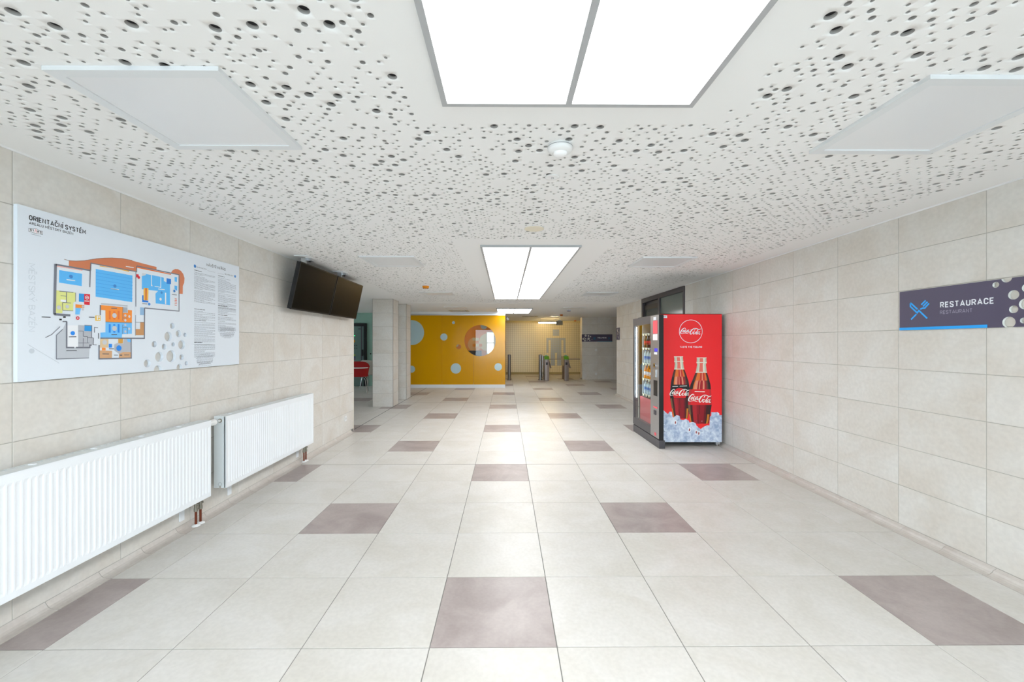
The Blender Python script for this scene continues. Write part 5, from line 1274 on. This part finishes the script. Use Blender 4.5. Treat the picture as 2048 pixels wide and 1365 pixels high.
BP = [(212, 214, 196), (236, 232, 216), (236, 118, 104), (196, 200, 178), (66, 44, 40), (226, 118, 48), (204, 58, 48), (232, 150, 118), (168, 34, 42), (104, 58, 48), (46, 34, 34), (20, 24, 30),
      (226, 34, 42), (120, 88, 62), (62, 26, 28), (176, 34, 44), (146, 22, 36), (112, 18, 30), (206, 124, 44), (246, 246, 240), (198, 44, 50)]
BM_ = [mat('bottle_print_%d' % i, c, .3) for i, c in enumerate(BP)]
def edge_at(side, z):
    for (u0, z0), (u1, z1) in zip(side[:-1], side[1:]):
        if z1 <= z <= z0: return u0 + (u1 - u0) * (z0 - z) / max(z0 - z1, 1e-6)
    return side[-1][0] if z < side[-1][1] else side[0][0]
def printed_bottle(bot, zs, n, black):
    mb = MB(); Lf, Rt = bot
    ztop, zbot = Lf[0][1], Lf[-1][1]
    zl, zu, zd = zs                      # liquid line, label top, label bottom
    bands = [(ztop, zl, [(0, 3), (.14, 0), (.30, 2), (.66, 1), (.82, 3)]),
             (zl, zl - .012, [(0, 1)]),
             (zl - .012, (zl + zu) / 2, [(0, 4), (.10, 9), (.18, 5), (.42, 6), (.55, 7), (.62, 6), (.75, 5), (.86, 9), (.92, 10)]),
             ((zl + zu) / 2, zu, [(0, 10), (.16, 5), (.22, 7), (.36, 8), (.44, 7), (.48, 8), (.62, 7), (.70, 8), (.80, 9), (.88, 10)]),
             (zu, zd, [(0, 11 if black else 20), (.12, 11 if black else 12), (.92, 11 if black else 20)]),
             (zd, (zd + zbot) / 2, [(0, 13), (.09, 14), (.18, 15), (.36, 16), (.46, 17), (.50, 16), (.70, 17), (.78, 14), (.92, 10)]),
             ((zd + zbot) / 2, zbot, [(0, 18), (.06, 14), (.18, 15), (.38, 17), (.44, 16), (.70, 17), (.80, 10), (.86, 18), (.96, 14)])]
    for za, zb, cols in bands:
        N = 8
        for i in range(N):
            a = za + (zb - za) * i / N; b = za + (zb - za) * (i + 1) / N
            for j, (f0, c) in enumerate(cols):
                f1 = cols[j + 1][0] if j + 1 < len(cols) else 1
                la, ra, lb, rb_ = edge_at(Lf, a), edge_at(Rt, a), edge_at(Lf, b), edge_at(Rt, b)
                mb.poly([FM(lb + (rb_ - lb) * f0, b, n), FM(lb + (rb_ - lb) * f1, b, n), FM(la + (ra - la) * f1, a, n), FM(la + (ra - la) * f0, a, n)], c)
    for zz in (ztop - .006, ztop - .07):   # lip and collar of the neck
        la, ra = edge_at(Lf, zz), edge_at(Rt, zz)
        mb.stroke([(la - .004, zz), (ra + .004, zz)], .010, FM, n + .0001, 1)
    if black:
        (ou, ov), (_, ot) = MLOGO['o']
        r = ot - ov
        pts = [(u, v) for u, v in circle(ou, zd + .052, r + .026, 40)]
        pts = [(min(max(u, edge_at(Lf, v) + .02), edge_at(Rt, v) - .008), max(v, zd + .004)) for u, v in pts]
        mb.flat(pts, FM, n + .0001, 12)
        mb.stroke([(edge_at(Lf, zu - .03) + .025, zu - .025), (edge_at(Lf, zu) + .10, zu - .022)], .008, FM, n + .0002, 19)
        mb.stroke([(edge_at(Lf, zu - .03) + .125, zu - .020), (edge_at(Lf, zu) + .225, zu - .016)], .008, FM, n + .0002, 19)
        script_logo(mb, MLOGO['l1'], n + .0003, 19)
    else:
        mb.stroke([(edge_at(Lf, zu) + .075, zu - .032), (edge_at(Lf, zu) + .215, zu - .036)], .011, FM, n + .0002, 19)
        script_logo(mb, MLOGO['l2'], n + .0003, 19)
    mb.build('bottle_print', BM_, vm)
printed_bottle(BOT1, BOTZ['1'], .0005, True)
printed_bottle(BOT2, BOTZ['2'], .0011, False)
M_ICE = mat('ice_print', (206, 220, 240), .35, mottle=(16, (158, 178, 210), (230, 240, 252), 9, 0.0))
mb = MB(); mb.flat(ICE, FM, .0018, 0)
ri = random.Random(9)
for q in range(34):
    u = ri.uniform(.03, .80); v = ri.uniform(.08, .36); s_ = ri.uniform(.004, .012)
    mb.flat([(u, v), (u + s_ * 1.8, v + s_ * .3), (u + s_ * 1.2, v + s_), (u + s_ * .3, v + s_ * .7)], FM, .0020, 1 if ri.random() < .35 else 2)
for u, v in ((.212, .335), (.405, .235), (.50, .20), (.535, .185)):
    mb.flat([(u - .022, v - .03), (u + .016, v - .034), (u + .024, v + .012), (u + .004, v + .034), (u - .02, v + .02)], FM, .0020, 2)
    mb.flat([(u - .010, v - .02), (u + .006, v - .022), (u + .010, v + .006), (u - .004, v + .018)], FM, .0022, 3)
mb.build('ice_print', [M_ICE, mat('ice_dark', (86, 104, 136), .4), mat('ice_white', (240, 246, 255), .4), mat('ice_red', (150, 44, 48), .4)], vm)
